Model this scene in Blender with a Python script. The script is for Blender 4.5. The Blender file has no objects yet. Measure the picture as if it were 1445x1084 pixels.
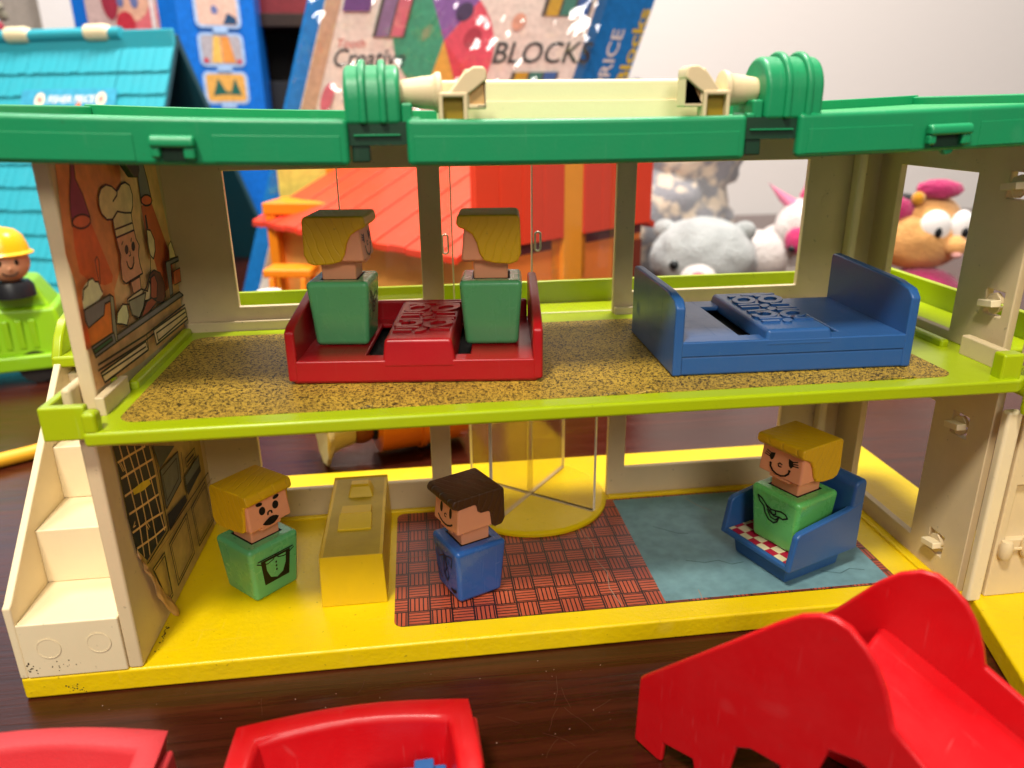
import bpy, bmesh, math, random
from mathutils import Vector, Matrix, noise

random.seed(11)
C = 0.01                                   # every length below is written in centimetres
scene = bpy.context.scene
col = scene.collection
R = math.radians

# ------------------------------------------------------------------ camera
cam_data = bpy.data.cameras.new('camera')
cam = bpy.data.objects.new('camera', cam_data)
col.objects.link(cam)
right = Vector((0.99199891, -0.1257911, -0.01071254))
up = Vector((0.05272225, 0.33567775, 0.9405003))
fwd = Vector((0.1147106, 0.93354006, -0.33962395))
m = Matrix.Identity(4)
m.col[0][:3] = right; m.col[1][:3] = up; m.col[2][:3] = -fwd
m.col[3][:3] = Vector((11.4169, -25.4968, 21.0106)) * C
cam.matrix_world = m
cam_data.sensor_width = 36.0
cam_data.lens = 1069.785 / 1445 * 36
cam_data.clip_start = 0.01
cam_data.clip_end = 30
cam_data.dof.use_dof = True
cam_data.dof.focus_distance = 0.322
cam_data.dof.aperture_fstop = 8.6
scene.camera = cam

# ------------------------------------------------------------------ room light
world = bpy.data.worlds.new('World'); scene.world = world
world.use_nodes = True
bgn = world.node_tree.nodes['Background']
bgn.inputs[0].default_value = (1.0, 0.95, 0.90, 1)
bgn.inputs[1].default_value = 0.23

def area(name, loc, target, size, watts, color):
    l = bpy.data.lights.new(name, 'AREA'); l.shape = 'DISK'; l.size = size * C; l.energy = watts; l.color = color
    o = bpy.data.objects.new(name, l); col.objects.link(o)
    o.location = Vector(loc) * C
    d = (Vector(target) - Vector(loc)).normalized()
    o.rotation_euler = d.to_track_quat('-Z', 'Y').to_euler()
    return o
area('area_lamp', (-20, -62, 138), (15, 5, 8), 22, 22, (1.0, 0.93, 0.81))  # main ceiling lamp, above and to the front left
area('area_lamp', (35, -230, 165), (15, 5, 8), 90, 27, (1.0, 0.95, 0.87))  # added front fill, brightens the figures and rooms inside the house
area('area_lamp', (45, 55, 170), (25, 60, 0), 40, 40, (1.0, 0.94, 0.87))  # added to brighten the back wall and the toys behind
area('area_lamp', (-55, 60, 170), (-25, 60, 0), 40, 16, (1.0, 0.97, 0.94))

scene.view_settings.view_transform = 'Standard'
scene.view_settings.look = 'None'
scene.view_settings.exposure = 0.08
scene.view_settings.gamma = 1.0
scene.cycles.max_bounces = 10
scene.cycles.transparent_max_bounces = 16

# ------------------------------------------------------------------ materials
MATS = {}
def lin(h):
    h = h.lstrip('#'); o = []
    for i in (0, 2, 4):
        v = int(h[i:i+2], 16) / 255
        o.append(v / 12.92 if v <= .04045 else ((v + .055) / 1.055) ** 2.4)
    return o + [1.0]
def nodes_of(name):
    mt = bpy.data.materials.new(name); mt.use_nodes = True
    nt = mt.node_tree
    return mt, nt, nt.nodes['Principled BSDF']
def N(nt, t, **kw):
    n = nt.nodes.new(t)
    for k, v in kw.items(): setattr(n, k, v)
    return n
def ramp(nt, stops, interp='LINEAR'):
    r = N(nt, 'ShaderNodeValToRGB'); cr = r.color_ramp; cr.interpolation = interp
    while len(cr.elements) < len(stops): cr.elements.new(.5)
    for e, (p, c) in zip(cr.elements, stops):
        e.position = p; e.color = c if not isinstance(c, (int, float)) else (c, c, c, 1)
    return r
def plastic(name, hexc, rough=.34, scratch=.07, dirt=.12, bump=.05, bscale=900, sss=0.0, coat=0.0, grime='6b5a34', specks=True, spec=.45):
    """moulded plastic: slight colour drift, worn grime and a fine surface grain"""
    if name in MATS: return MATS[name]
    mt, nt, b = nodes_of(name); L = nt.links.new
    tc = N(nt, 'ShaderNodeTexCoord')
    n1 = N(nt, 'ShaderNodeTexNoise'); n1.inputs['Scale'].default_value = 55; n1.inputs['Detail'].default_value = 6; n1.inputs['Roughness'].default_value = .65
    L(tc.outputs['Object'], n1.inputs['Vector'])
    r1 = ramp(nt, [(.42, 0.0), (.78, 1.0)]); L(n1.outputs['Fac'], r1.inputs[0])
    mul = N(nt, 'ShaderNodeMath', operation='MULTIPLY'); L(r1.outputs[0], mul.inputs[0]); mul.inputs[1].default_value = dirt
    mx = N(nt, 'ShaderNodeMix', data_type='RGBA')
    base = lin(hexc); g = lin(grime)
    mx.inputs['A'].default_value = base
    mx.inputs['B'].default_value = [base[i] * .45 + g[i] * .4 for i in range(3)] + [1]
    L(mul.outputs[0], mx.inputs['Factor'])
    last = mx.outputs['Result']
    if specks:
        n3 = N(nt, 'ShaderNodeTexNoise'); n3.inputs['Scale'].default_value = 420; n3.inputs['Detail'].default_value = 2
        L(tc.outputs['Object'], n3.inputs['Vector'])
        r3 = ramp(nt, [(.71, 0.0), (.77, 1.0)]); L(n3.outputs['Fac'], r3.inputs[0])
        m3 = N(nt, 'ShaderNodeMath', operation='MULTIPLY'); L(r3.outputs[0], m3.inputs[0]); m3.inputs[1].default_value = min(.6, dirt * 3)
        mx2 = N(nt, 'ShaderNodeMix', data_type='RGBA'); L(m3.outputs[0], mx2.inputs['Factor']); L(last, mx2.inputs['A'])
        mx2.inputs['B'].default_value = [base[i] * .35 + g[i] * .2 for i in range(3)] + [1]
        last = mx2.outputs['Result']
    rr = N(nt, 'ShaderNodeMapRange'); L(n1.outputs['Fac'], rr.inputs['Value'])
    rr.inputs['To Min'].default_value = max(.05, rough - .09); rr.inputs['To Max'].default_value = rough + .14
    rsum = rr.outputs[0]
    if scratch:                            # hairline scuffs running in two directions
        sm = None
        for rot, sc in (((.3, .5, .7), (45, 1500, 45)), ((1.1, .2, -.6), (1500, 60, 60))):
            mp = N(nt, 'ShaderNodeMapping'); mp.inputs['Rotation'].default_value = rot; mp.inputs['Scale'].default_value = sc; L(tc.outputs['Object'], mp.inputs[0])
            ns = N(nt, 'ShaderNodeTexNoise'); ns.inputs['Scale'].default_value = 1.0; ns.inputs['Detail'].default_value = 1.0; L(mp.outputs[0], ns.inputs['Vector'])
            rs = ramp(nt, [(.70, 0.0), (.76, 1.0)]); L(ns.outputs['Fac'], rs.inputs[0])
            if sm is None: sm = rs.outputs[0]
            else:
                mm = N(nt, 'ShaderNodeMath', operation='MAXIMUM'); L(sm, mm.inputs[0]); L(rs.outputs[0], mm.inputs[1]); sm = mm.outputs[0]
        m4 = N(nt, 'ShaderNodeMath', operation='MULTIPLY'); L(sm, m4.inputs[0]); m4.inputs[1].default_value = scratch
        mx4 = N(nt, 'ShaderNodeMix', data_type='RGBA'); L(m4.outputs[0], mx4.inputs['Factor']); L(last, mx4.inputs['A']); mx4.inputs['B'].default_value = [min(1, base[i] * .8 + .22) for i in range(3)] + [1]
        last = mx4.outputs['Result']
        ra = N(nt, 'ShaderNodeMath', operation='MULTIPLY_ADD'); L(sm, ra.inputs[0]); ra.inputs[1].default_value = .18; L(rsum, ra.inputs[2]); rsum = ra.outputs[0]
    L(last, b.inputs['Base Color'])
    L(rsum, b.inputs['Roughness'])
    b.inputs['Specular IOR Level'].default_value = spec
    if sss:
        b.inputs['Subsurface Weight'].default_value = sss
        b.inputs['Subsurface Radius'].default_value = (.004, .0025, .0012)
        b.inputs['Subsurface Scale'].default_value = 1.0
    if coat: b.inputs['Coat Weight'].default_value = coat; b.inputs['Coat Roughness'].default_value = .08
    n2 = N(nt, 'ShaderNodeTexNoise'); n2.inputs['Scale'].default_value = bscale; n2.inputs['Detail'].default_value = 3
    L(tc.outputs['Object'], n2.inputs['Vector'])
    bp = N(nt, 'ShaderNodeBump'); bp.inputs['Strength'].default_value = bump; bp.inputs['Distance'].default_value = .001
    L(n2.outputs['Fac'], bp.inputs['Height']); L(bp.outputs[0], b.inputs['Normal'])
    MATS[name] = mt; return mt
def flat(name, hexc, rough=.5, spec=.3):
    """printed ink or paper with a little unevenness"""
    if name in MATS: return MATS[name]
    mt, nt, b = nodes_of(name); L = nt.links.new
    tc = N(nt, 'ShaderNodeTexCoord')
    n1 = N(nt, 'ShaderNodeTexNoise'); n1.inputs['Scale'].default_value = 160; n1.inputs['Detail'].default_value = 5
    L(tc.outputs['Object'], n1.inputs['Vector'])
    base = lin(hexc)
    r1 = ramp(nt, [(.3, [c * .82 for c in base[:3]] + [1]), (.7, [min(1, c * 1.1) for c in base[:3]] + [1])])
    L(n1.outputs['Fac'], r1.inputs[0]); L(r1.outputs[0], b.inputs['Base Color'])
    b.inputs['Roughness'].default_value = rough; b.inputs['Specular IOR Level'].default_value = spec
    MATS[name] = mt; return mt
def clear(name, tint=(1, 1, 1), gloss=.10, rough=.06, bumps=0.0, bscale=60):
    if name in MATS: return MATS[name]
    mt = bpy.data.materials.new(name); mt.use_nodes = True; nt = mt.node_tree; nt.nodes.clear(); L = nt.links.new
    out = N(nt, 'ShaderNodeOutputMaterial'); mx = N(nt, 'ShaderNodeMixShader')
    tr = N(nt, 'ShaderNodeBsdfTransparent'); tr.inputs[0].default_value = (*tint, 1)
    gl = N(nt, 'ShaderNodeBsdfGlossy'); gl.inputs['Roughness'].default_value = rough
    fr = N(nt, 'ShaderNodeLayerWeight'); fr.inputs[0].default_value = .25
    ad = N(nt, 'ShaderNodeMath', operation='MULTIPLY_ADD'); L(fr.outputs['Facing'], ad.inputs[0]); ad.inputs[1].default_value = .25; ad.inputs[2].default_value = gloss
    L(ad.outputs[0], mx.inputs[0]); L(tr.outputs[0], mx.inputs[1]); L(gl.outputs[0], mx.inputs[2]); L(mx.outputs[0], out.inputs[0])
    if bumps:
        tc = N(nt, 'ShaderNodeTexCoord'); n = N(nt, 'ShaderNodeTexNoise'); n.inputs['Scale'].default_value = bscale; n.inputs['Detail'].default_value = 4
        L(tc.outputs['Object'], n.inputs['Vector'])
        bp = N(nt, 'ShaderNodeBump'); bp.inputs['Strength'].default_value = bumps; bp.inputs['Distance'].default_value = .01
        L(n.outputs['Fac'], bp.inputs['Height']); L(bp.outputs[0], gl.inputs['Normal'])
    MATS[name] = mt; return mt

def wood_table():
    mt, nt, b = nodes_of('dark_wood'); L = nt.links.new
    tc = N(nt, 'ShaderNodeTexCoord'); mp = N(nt, 'ShaderNodeMapping')
    mp.inputs['Rotation'].default_value = (0, 0, R(-25)); mp.inputs['Scale'].default_value = (5, 120, 5)
    L(tc.outputs['Object'], mp.inputs[0])
    n1 = N(nt, 'ShaderNodeTexNoise'); n1.inputs['Scale'].default_value = 1.6; n1.inputs['Detail'].default_value = 8; n1.inputs['Roughness'].default_value = .7; n1.inputs['Distortion'].default_value = .6
    L(mp.outputs[0], n1.inputs['Vector'])
    r = ramp(nt, [(.2, lin('220b06')), (.45, lin('3a150b')), (.62, lin('4a1d10')), (.85, lin('602b1a'))])
    L(n1.outputs['Fac'], r.inputs[0])
    n2 = N(nt, 'ShaderNodeTexNoise'); n2.inputs['Scale'].default_value = 6; n2.inputs['Detail'].default_value = 3; L(tc.outputs['Object'], n2.inputs['Vector'])
    mx = N(nt, 'ShaderNodeMix', data_type='RGBA', blend_type='MULTIPLY'); mx.inputs['Factor'].default_value = .5
    r2 = ramp(nt, [(.3, .55), (.7, 1.0)]); L(n2.outputs['Fac'], r2.inputs[0])
    L(r.outputs[0], mx.inputs['A']); L(r2.outputs[0], mx.inputs['B']); L(mx.outputs['Result'], b.inputs['Base Color'])
    rr = ramp(nt, [(.35, .15), (.7, .26)]); L(n1.outputs['Fac'], rr.inputs[0]); L(rr.outputs[0], b.inputs['Roughness'])
    b.inputs['Specular IOR Level'].default_value = .42
    bp = N(nt, 'ShaderNodeBump'); bp.inputs['Strength'].default_value = .12; bp.inputs['Distance'].default_value = .002
    L(n1.outputs['Fac'], bp.inputs['Height']); L(bp.outputs[0], b.inputs['Normal'])
    return mt
def speckle_carpet():
    mt, nt, b = nodes_of('gold_speckle'); L = nt.links.new
    tc = N(nt, 'ShaderNodeTexCoord')
    n1 = N(nt, 'ShaderNodeTexNoise'); n1.inputs['Scale'].default_value = 1050; n1.inputs['Detail'].default_value = 1.5; n1.inputs['Distortion'].default_value = 1.2
    L(tc.outputs['Object'], n1.inputs['Vector'])
    r = ramp(nt, [(.45, lin('40300f')), (.50, lin('c8a23a'))]); L(n1.outputs['Fac'], r.inputs[0])
    n2 = N(nt, 'ShaderNodeTexNoise'); n2.inputs['Scale'].default_value = 25; n2.inputs['Detail'].default_value = 4; L(tc.outputs['Object'], n2.inputs['Vector'])
    r2 = ramp(nt, [(.35, .7), (.65, 1.0)]); L(n2.outputs['Fac'], r2.inputs[0])
    mx = N(nt, 'ShaderNodeMix', data_type='RGBA', blend_type='MULTIPLY'); mx.inputs['Factor'].default_value = 1
    L(r.outputs[0], mx.inputs['A']); L(r2.outputs[0], mx.inputs['B']); L(mx.outputs['Result'], b.inputs['Base Color'])
    b.inputs['Roughness'].default_value = .55
    return mt
def basket_weave(size=.0093):
    mt, nt, b = nodes_of('basket_weave_brick'); L = nt.links.new
    tc = N(nt, 'ShaderNodeTexCoord'); sp = N(nt, 'ShaderNodeSeparateXYZ')
    L(tc.outputs['Object'], sp.inputs[0])
    def M(op, a, c=None, d=None):
        n = N(nt, 'ShaderNodeMath', operation=op)
        for i, v in enumerate((a, c, d)):
            if v is None: continue
            if isinstance(v, (int, float)): n.inputs[i].default_value = v
            else: L(v, n.inputs[i])
        return n.outputs[0]
    u = M('DIVIDE', sp.outputs[0], size); v = M('DIVIDE', sp.outputs[1], size * 1.02)
    par = M('FLOORED_MODULO', M('ADD', M('FLOOR', u), M('FLOOR', v)), 2)
    st = M('ADD', M('MULTIPLY', par, u), M('MULTIPLY', M('SUBTRACT', 1, par), v))
    fs = M('FRACT', M('MULTIPLY', st, 5.0))
    line = M('LESS_THAN', M('ABSOLUTE', M('SUBTRACT', fs, .5)), .145)
    eu = M('LESS_THAN', M('ABSOLUTE', M('SUBTRACT', M('FRACT', u), .5)), .46)
    ev = M('LESS_THAN', M('ABSOLUTE', M('SUBTRACT', M('FRACT', v), .5)), .46)
    ink = M('MAXIMUM', line, M('SUBTRACT', 1, M('MULTIPLY', eu, ev)))
    n1 = N(nt, 'ShaderNodeTexNoise'); n1.inputs['Scale'].default_value = 60; n1.inputs['Detail'].default_value = 5; L(tc.outputs['Object'], n1.inputs['Vector'])
    r1 = ramp(nt, [(.3, lin('9c3f29')), (.7, lin('bd5735'))]); L(n1.outputs['Fac'], r1.inputs[0])
    mx = N(nt, 'ShaderNodeMix', data_type='RGBA'); L(ink, mx.inputs['Factor']); L(r1.outputs[0], mx.inputs['A']); mx.inputs['B'].default_value = lin('1a0d0c')
    L(mx.outputs['Result'], b.inputs['Base Color']); b.inputs['Roughness'].default_value = .42
    return mt
def checker_pad():
    mt, nt, b = nodes_of('checked_pad'); L = nt.links.new
    tc = N(nt, 'ShaderNodeTexCoord'); ck = N(nt, 'ShaderNodeTexChecker'); ck.inputs['Scale'].default_value = 100 / .52
    ck.inputs['Color1'].default_value = lin('b01238'); ck.inputs['Color2'].default_value = lin('dfd0a8')
    mp = N(nt, 'ShaderNodeMapping'); mp.inputs['Location'].default_value = (0.0001, 0.0013, .0013); L(tc.outputs['Object'], mp.inputs[0])
    L(mp.outputs[0], ck.inputs['Vector']); L(ck.outputs['Color'], b.inputs['Base Color']); b.inputs['Roughness'].default_value = .5
    return mt
def hair(name, hexc):
    mt = plastic(name, hexc, rough=.4, dirt=.12, bump=.0)
    nt = mt.node_tree; L = nt.links.new; b = nt.nodes['Principled BSDF']
    tc = N(nt, 'ShaderNodeTexCoord'); w = N(nt, 'ShaderNodeTexWave'); w.inputs['Scale'].default_value = 85; w.inputs['Distortion'].default_value = 5; w.inputs['Detail'].default_value = 2; w.inputs['Detail Scale'].default_value = .7
    mp = N(nt, 'ShaderNodeMapping'); mp.inputs['Rotation'].default_value = (R(20), 0, R(68)); L(tc.outputs['Object'], mp.inputs[0]); L(mp.outputs[0], w.inputs['Vector'])
    r = ramp(nt, [(.0, 0.0), (.12, 1.0)]); L(w.outputs['Fac'], r.inputs[0])
    bp = N(nt, 'ShaderNodeBump'); bp.inputs['Strength'].default_value = .35; bp.inputs['Distance'].default_value = .0009
    L(r.outputs[0], bp.inputs['Height']); L(bp.outputs[0], b.inputs['Normal'])
    return mt
def plush_mat(name, a, bcol=None, scale=40):
    mt, nt, b = nodes_of(name); L = nt.links.new
    tc = N(nt, 'ShaderNodeTexCoord'); n = N(nt, 'ShaderNodeTexNoise'); n.inputs['Scale'].default_value = scale; n.inputs['Detail'].default_value = 3 if bcol else 8
    L(tc.outputs['Object'], n.inputs['Vector'])
    ca = lin(a)
    r = ramp(nt, [(.47, lin(bcol)), (.56, ca)] if bcol else [(.3, [c * .7 for c in ca[:3]] + [1]), (.7, ca)])
    L(n.outputs['Fac'], r.inputs[0]); L(r.outputs[0], b.inputs['Base Color']); b.inputs['Roughness'].default_value = .95
    b.inputs['Sheen Weight'].default_value = .4; b.inputs['Specular IOR Level'].default_value = .1
    n2 = N(nt, 'ShaderNodeTexNoise'); n2.inputs['Scale'].default_value = 350; n2.inputs['Detail'].default_value = 4; L(tc.outputs['Object'], n2.inputs['Vector'])
    bp = N(nt, 'ShaderNodeBump'); bp.inputs['Strength'].default_value = .8; bp.inputs['Distance'].default_value = .004
    L(n2.outputs['Fac'], bp.inputs['Height']); L(bp.outputs[0], b.inputs['Normal'])
    return mt

YELLOW = plastic('yellow_plastic', 'ebc900', rough=.36, dirt=.18, bump=.25, bscale=420)
YELLOW2 = plastic('pale_yellow_plastic', 'e0bc14', rough=.42, dirt=.2, bump=.04)
LIME = plastic('lime_plastic', 'a9bd06', rough=.30, dirt=.12, bump=.05)
GREEN = plastic('green_plastic', '0f8a55', rough=.36, dirt=.10, bump=.06)
GREENT = plastic('green_grained_plastic', '12924f', rough=.5, dirt=.1, bump=.9, bscale=420)
CREAM = plastic('cream_plastic', 'dcc69c', rough=.42, dirt=.16, bump=.05)
CREAM2 = plastic('pale_cream_plastic', 'ead8b0', rough=.38, dirt=.10, bump=.03)
OLIVE = plastic('aged_yellow_plastic', '9a7c12', rough=.5, dirt=.3)
RED = plastic('red_plastic', 'be0912', rough=.34, dirt=.10, bump=.10, bscale=260, grime='d06060')
REDD = plastic('deep_red_plastic', 'a80d18', rough=.30, dirt=.08, bump=.05)
BLUE = plastic('blue_plastic', '2a5892', rough=.32, dirt=.12, bump=.04, grime='707a80')
FBLUE = plastic('figure_blue', '2a5ea6', rough=.24, dirt=.10, bump=.03, coat=.4)
FGREEN = plastic('figure_green', '5cae70', rough=.26, dirt=.12, bump=.03, coat=.4)
SKIN = plastic('figure_skin', 'e89c72', rough=.4, dirt=.08, bump=.03)
BLOND = hair('blond_hair_plastic', 'd8aa10')
BROWN = hair('brown_hair_plastic', '47280f')
INK = flat('black_ink', '120f0c', .45)
DARK = flat('painted_shade', '0c0c0c', .7)  # near-black colour standing in for shade in gaps and slots
TEAL = plastic('teal_plastic', '2fa3b4', rough=.45, dirt=.12)
TEALD = plastic('dark_teal_plastic', '0e4450', rough=.5, dirt=.1)
ORANGE = plastic('orange_plastic', 'ef8a12', rough=.4, dirt=.06)
ORANGER = plastic('orange_red_plastic', 'd9581c', rough=.45, dirt=.1)
ROOFRED = plastic('roof_red_plastic', 'ea4022', rough=.45, dirt=.08)
WHITE = plastic('white_plastic', 'ece6da', rough=.4, dirt=.05)
PANE = clear('clear_pane', (.97, .95, .9), .05, .10)
PANE_EDGE = plastic('pane_edge', 'f2ead8', rough=.25, dirt=.02)  # white stands in for the light that clear pane edges gather
WOOD = wood_table()
CARPET = speckle_carpet()
BRICK = basket_weave()
RUGBLUE = flat('blue_grey_rug', '6d929a', .6)
PAD = checker_pad()

# ------------------------------------------------------------------ mesh building
class MB:
    def __init__(s): s.bm = bmesh.new(); s.mi = 0
    def face(s, vs):
        try:
            f = s.bm.faces.new(vs); f.material_index = s.mi; return f
        except ValueError: return None
    def V(s, p): return s.bm.verts.new(Vector(p) * C)
    def hexa(s, p):                     # 8 points: bottom ring then top ring, counter-clockwise from above
        v = [s.V(q) for q in p]
        for i in ((3, 2, 1, 0), (4, 5, 6, 7), (0, 1, 5, 4), (1, 2, 6, 5), (2, 3, 7, 6), (3, 0, 4, 7)): s.face([v[k] for k in i])
        return s
    def box(s, x0, x1, y0, y1, z0, z1):
        return s.hexa([(x0, y0, z0), (x1, y0, z0), (x1, y1, z0), (x0, y1, z0), (x0, y0, z1), (x1, y0, z1), (x1, y1, z1), (x0, y1, z1)])
    def sbox(s, x0, x1, y0, y1, z0, z1, n=12):     # box sliced along x so that it can be bent
        rings = []
        for i in range(n + 1):
            x = x0 + (x1 - x0) * i / n
            rings.append([s.V((x, y0, z0)), s.V((x, y1, z0)), s.V((x, y1, z1)), s.V((x, y0, z1))])
        s.face(rings[0]); s.face(rings[-1][::-1])
        for a, b in zip(rings, rings[1:]):
            for k in range(4): s.face([a[k], b[k], b[(k + 1) % 4], a[(k + 1) % 4]][::-1])
        return s
    def taper(s, cx, cy, b, t, z0, z1, b2=None, t2=None):
        b2 = b2 or b; t2 = t2 or t
        return s.hexa([(cx - b, cy - b2, z0), (cx + b, cy - b2, z0), (cx + b, cy + b2, z0), (cx - b, cy + b2, z0), (cx - t, cy - t2, z1), (cx + t, cy - t2, z1), (cx + t, cy + t2, z1), (cx - t, cy + t2, z1)])
    def prism(s, pts, axis, a0, a1):
        def P(p, a): return {'x': (a, p[0], p[1]), 'y': (p[0], a, p[1]), 'z': (p[0], p[1], a)}[axis]
        A = [s.V(P(p, a0)) for p in pts]; B = [s.V(P(p, a1)) for p in pts]
        s.face(A[::-1]); s.face(B); n = len(pts)
        for i in range(n): s.face([A[i], A[(i + 1) % n], B[(i + 1) % n], B[i]])
        return s
    def lathe(s, prof, c=(0, 0, 0), axis='z', n=28, sx=1.0, sy=1.0):
        rings = []
        for r, h in prof:
            ring = []
            for i in range(n):
                a = 2 * math.pi * i / n; u, v = r * math.cos(a) * sx, r * math.sin(a) * sy
                q = {'z': (u, v, h), 'x': (h, u, v), 'y': (u, h, v)}[axis]
                ring.append(s.V((q[0] + c[0], q[1] + c[1], q[2] + c[2])))
            rings.append(ring)
        for a, b in zip(rings, rings[1:]):
            for i in range(n): s.face([a[i], a[(i + 1) % n], b[(i + 1) % n], b[i]])
        if prof[0][0] > 1e-4: s.face(rings[0][::-1])
        if prof[-1][0] > 1e-4: s.face(rings[-1])
        return s
    def tube(s, pts, r, n=10):
        pts = [Vector(p) for p in pts]; rings = []
        for i, p in enumerate(pts):
            t = (pts[min(i + 1, len(pts) - 1)] - pts[max(i - 1, 0)]).normalized()
            a = t.orthogonal().normalized() if i == 0 else (a - t * a.dot(t)).normalized()
            b = t.cross(a)
            rings.append([s.V(p + a * r * math.cos(2 * math.pi * k / n) + b * r * math.sin(2 * math.pi * k / n)) for k in range(n)])
        for u, v in zip(rings, rings[1:]):
            for k in range(n): s.face([u[k], u[(k + 1) % n], v[(k + 1) % n], v[k]])
        s.face(rings[0][::-1]); s.face(rings[-1]); return s
    def ball(s, c, rx, ry=None, rz=None, sub=3, lump=0.0, seed=0):
        ry = ry or rx; rz = rz or rx
        r = bmesh.ops.create_icosphere(s.bm, subdivisions=sub, radius=1)
        for v in r['verts']:
            d = v.co.copy(); k = 1 + lump * noise.noise(d * 3.1 + Vector((seed, seed * .7, 0)))
            v.co = Vector((c[0] + d.x * rx * k, c[1] + d.y * ry * k, c[2] + d.z * rz * k)) * C
            for f in v.link_faces: f.material_index = s.mi
        return s
    def plate(s, axis, a0, a1, u0, u1, v0, v1, holes):
        """flat plate with rectangular openings; axis = thickness direction"""
        us = sorted({u0, u1, *[h[0] for h in holes], *[h[1] for h in holes]}); us = [u for u in us if u0 <= u <= u1]
        vs = sorted({v0, v1, *[h[2] for h in holes], *[h[3] for h in holes]}); vs = [v for v in vs if v0 <= v <= v1]
        def P(u, v, a): return {'x': (a, u, v), 'y': (u, a, v), 'z': (u, v, a)}[axis]
        cache = {}
        def vert(u, v):
            if (u, v) not in cache: cache[(u, v)] = s.V(P(u, v, a0))
            return cache[(u, v)]
        fs = []
        for i in range(len(us) - 1):
            for j in range(len(vs) - 1):
                cu, cv = (us[i] + us[i + 1]) / 2, (vs[j] + vs[j + 1]) / 2
                if any(h[0] < cu < h[1] and h[2] < cv < h[3] for h in holes): continue
                fs.append(s.face([vert(us[i], vs[j]), vert(us[i + 1], vs[j]), vert(us[i + 1], vs[j + 1]), vert(us[i], vs[j + 1])]))
        r = bmesh.ops.extrude_face_region(s.bm, geom=fs)
        d = Vector(P(0, 0, a1)) - Vector(P(0, 0, a0))
        for e in r['geom']:
            if isinstance(e, bmesh.types.BMVert): e.co += d * C
        bmesh.ops.dissolve_limit(s.bm, angle_limit=R(1), verts=s.bm.verts, edges=s.bm.edges)
        return s
    def warp(s, fn):
        for v in s.bm.verts:
            v.co = Vector(fn(*(v.co / C))) * C
        return s
    def build(s, name, mats, parent=None, bevel=0.0, seg=3, sharp=35, kind=None):
        bmesh.ops.recalc_face_normals(s.bm, faces=s.bm.faces)
        me = bpy.data.meshes.new(name); s.bm.to_mesh(me); s.bm.free()
        for mt in (mats if isinstance(mats, (list, tuple)) else [mats]): me.materials.append(mt)
        for p in me.polygons: p.use_smooth = True
        o = bpy.data.objects.new(name, me); col.objects.link(o)
        if bevel:
            md = o.modifiers.new('bevel', 'BEVEL'); md.width = bevel * C; md.segments = seg; md.limit_method = 'ANGLE'; md.angle_limit = R(40); md.harden_normals = True
        else: me.set_sharp_from_angle(angle=R(sharp))
        if parent: o.parent = parent
        if kind: o['kind'] = kind
        return o

class Decal:
    """flat print: coloured shapes and ink lines laid on a surface; fn(a, b, lift) -> point"""
    def __init__(s, fn, step=.003, lift=.01): s.bm = bmesh.new(); s.fn = fn; s.step = step; s.off = lift; s.mats = []; s.idx = {}
    def mat(s, mt):
        if mt.name not in s.idx: s.idx[mt.name] = len(s.mats); s.mats.append(mt)
        return s.idx[mt.name]
    def poly(s, mt, pts):
        s.off += s.step
        vs = [s.bm.verts.new(Vector(s.fn(a, b, s.off)) * C) for a, b in pts]
        f = s.bm.faces.new(vs); f.material_index = s.mat(mt); return s
    def line(s, mt, pts, w):
        s.off += s.step; i = s.mat(mt)
        for (a0, b0), (a1, b1) in zip(pts, pts[1:]):
            dx, dy = a1 - a0, b1 - b0; l = math.hypot(dx, dy)
            if l < 1e-6: continue
            dx, dy = dx / l, dy / l; h = w / 2; e = h * .6
            q = [(a0 - dx * e - dy * h, b0 - dy * e + dx * h), (a0 - dx * e + dy * h, b0 - dy * e - dx * h), (a1 + dx * e + dy * h, b1 + dy * e - dx * h), (a1 + dx * e - dy * h, b1 + dy * e + dx * h)]
            s.off += s.step * .12
            f = s.bm.faces.new([s.bm.verts.new(Vector(s.fn(a, b, s.off)) * C) for a, b in q]); f.material_index = i
        return s
    def build(s, name, parent, kind=None):
        me = bpy.data.meshes.new(name); s.bm.to_mesh(me); s.bm.free()
        for mt in s.mats: me.materials.append(mt)
        o = bpy.data.objects.new(name, me); col.objects.link(o); o.parent = parent
        if kind: o['kind'] = kind
        return o
def oval(cx, cy, rx, ry, n=16, rot=0):
    c, q = math.cos(rot), math.sin(rot); o = []
    for i in range(n):
        a = 2 * math.pi * i / n; x, y = rx * math.cos(a), ry * math.sin(a); o.append((cx + x * c - y * q, cy + x * q + y * c))
    return o
def rrect(x0, x1, y0, y1, r, n=5):
    o = []
    for cx, cy, a in ((x1 - r, y1 - r, 0), (x0 + r, y1 - r, 90), (x0 + r, y0 + r, 180), (x1 - r, y0 + r, 270)):
        for i in range(n + 1):
            t = R(a + 90 * i / n); o.append((cx + r * math.cos(t), cy + r * math.sin(t)))
    return o
def lettering(name, text, size, mt, parent, origin, ux, uy, shear=0.0, bold=.0, xs=1.0):
    """flat lettering laid along ux / uy from origin (cm)"""
    cu = bpy.data.curves.new(name, 'FONT'); cu.body = text; cu.size = size; cu.shear = shear; cu.offset = bold; cu.resolution_u = 3
    tmp = bpy.data.objects.new(name, cu); col.objects.link(tmp)
    dg = bpy.context.evaluated_depsgraph_get(); me = bpy.data.meshes.new_from_object(tmp.evaluated_get(dg))
    bpy.data.objects.remove(tmp); bpy.data.curves.remove(cu)
    o0, u, v = Vector(origin), Vector(ux), Vector(uy)
    for vt in me.vertices: vt.co = (o0 + u * vt.co.x * xs + v * vt.co.y) * C
    me.materials.clear(); me.materials.append(mt)
    o = bpy.data.objects.new(name, me); col.objects.link(o); o.parent = parent
    return o
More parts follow.
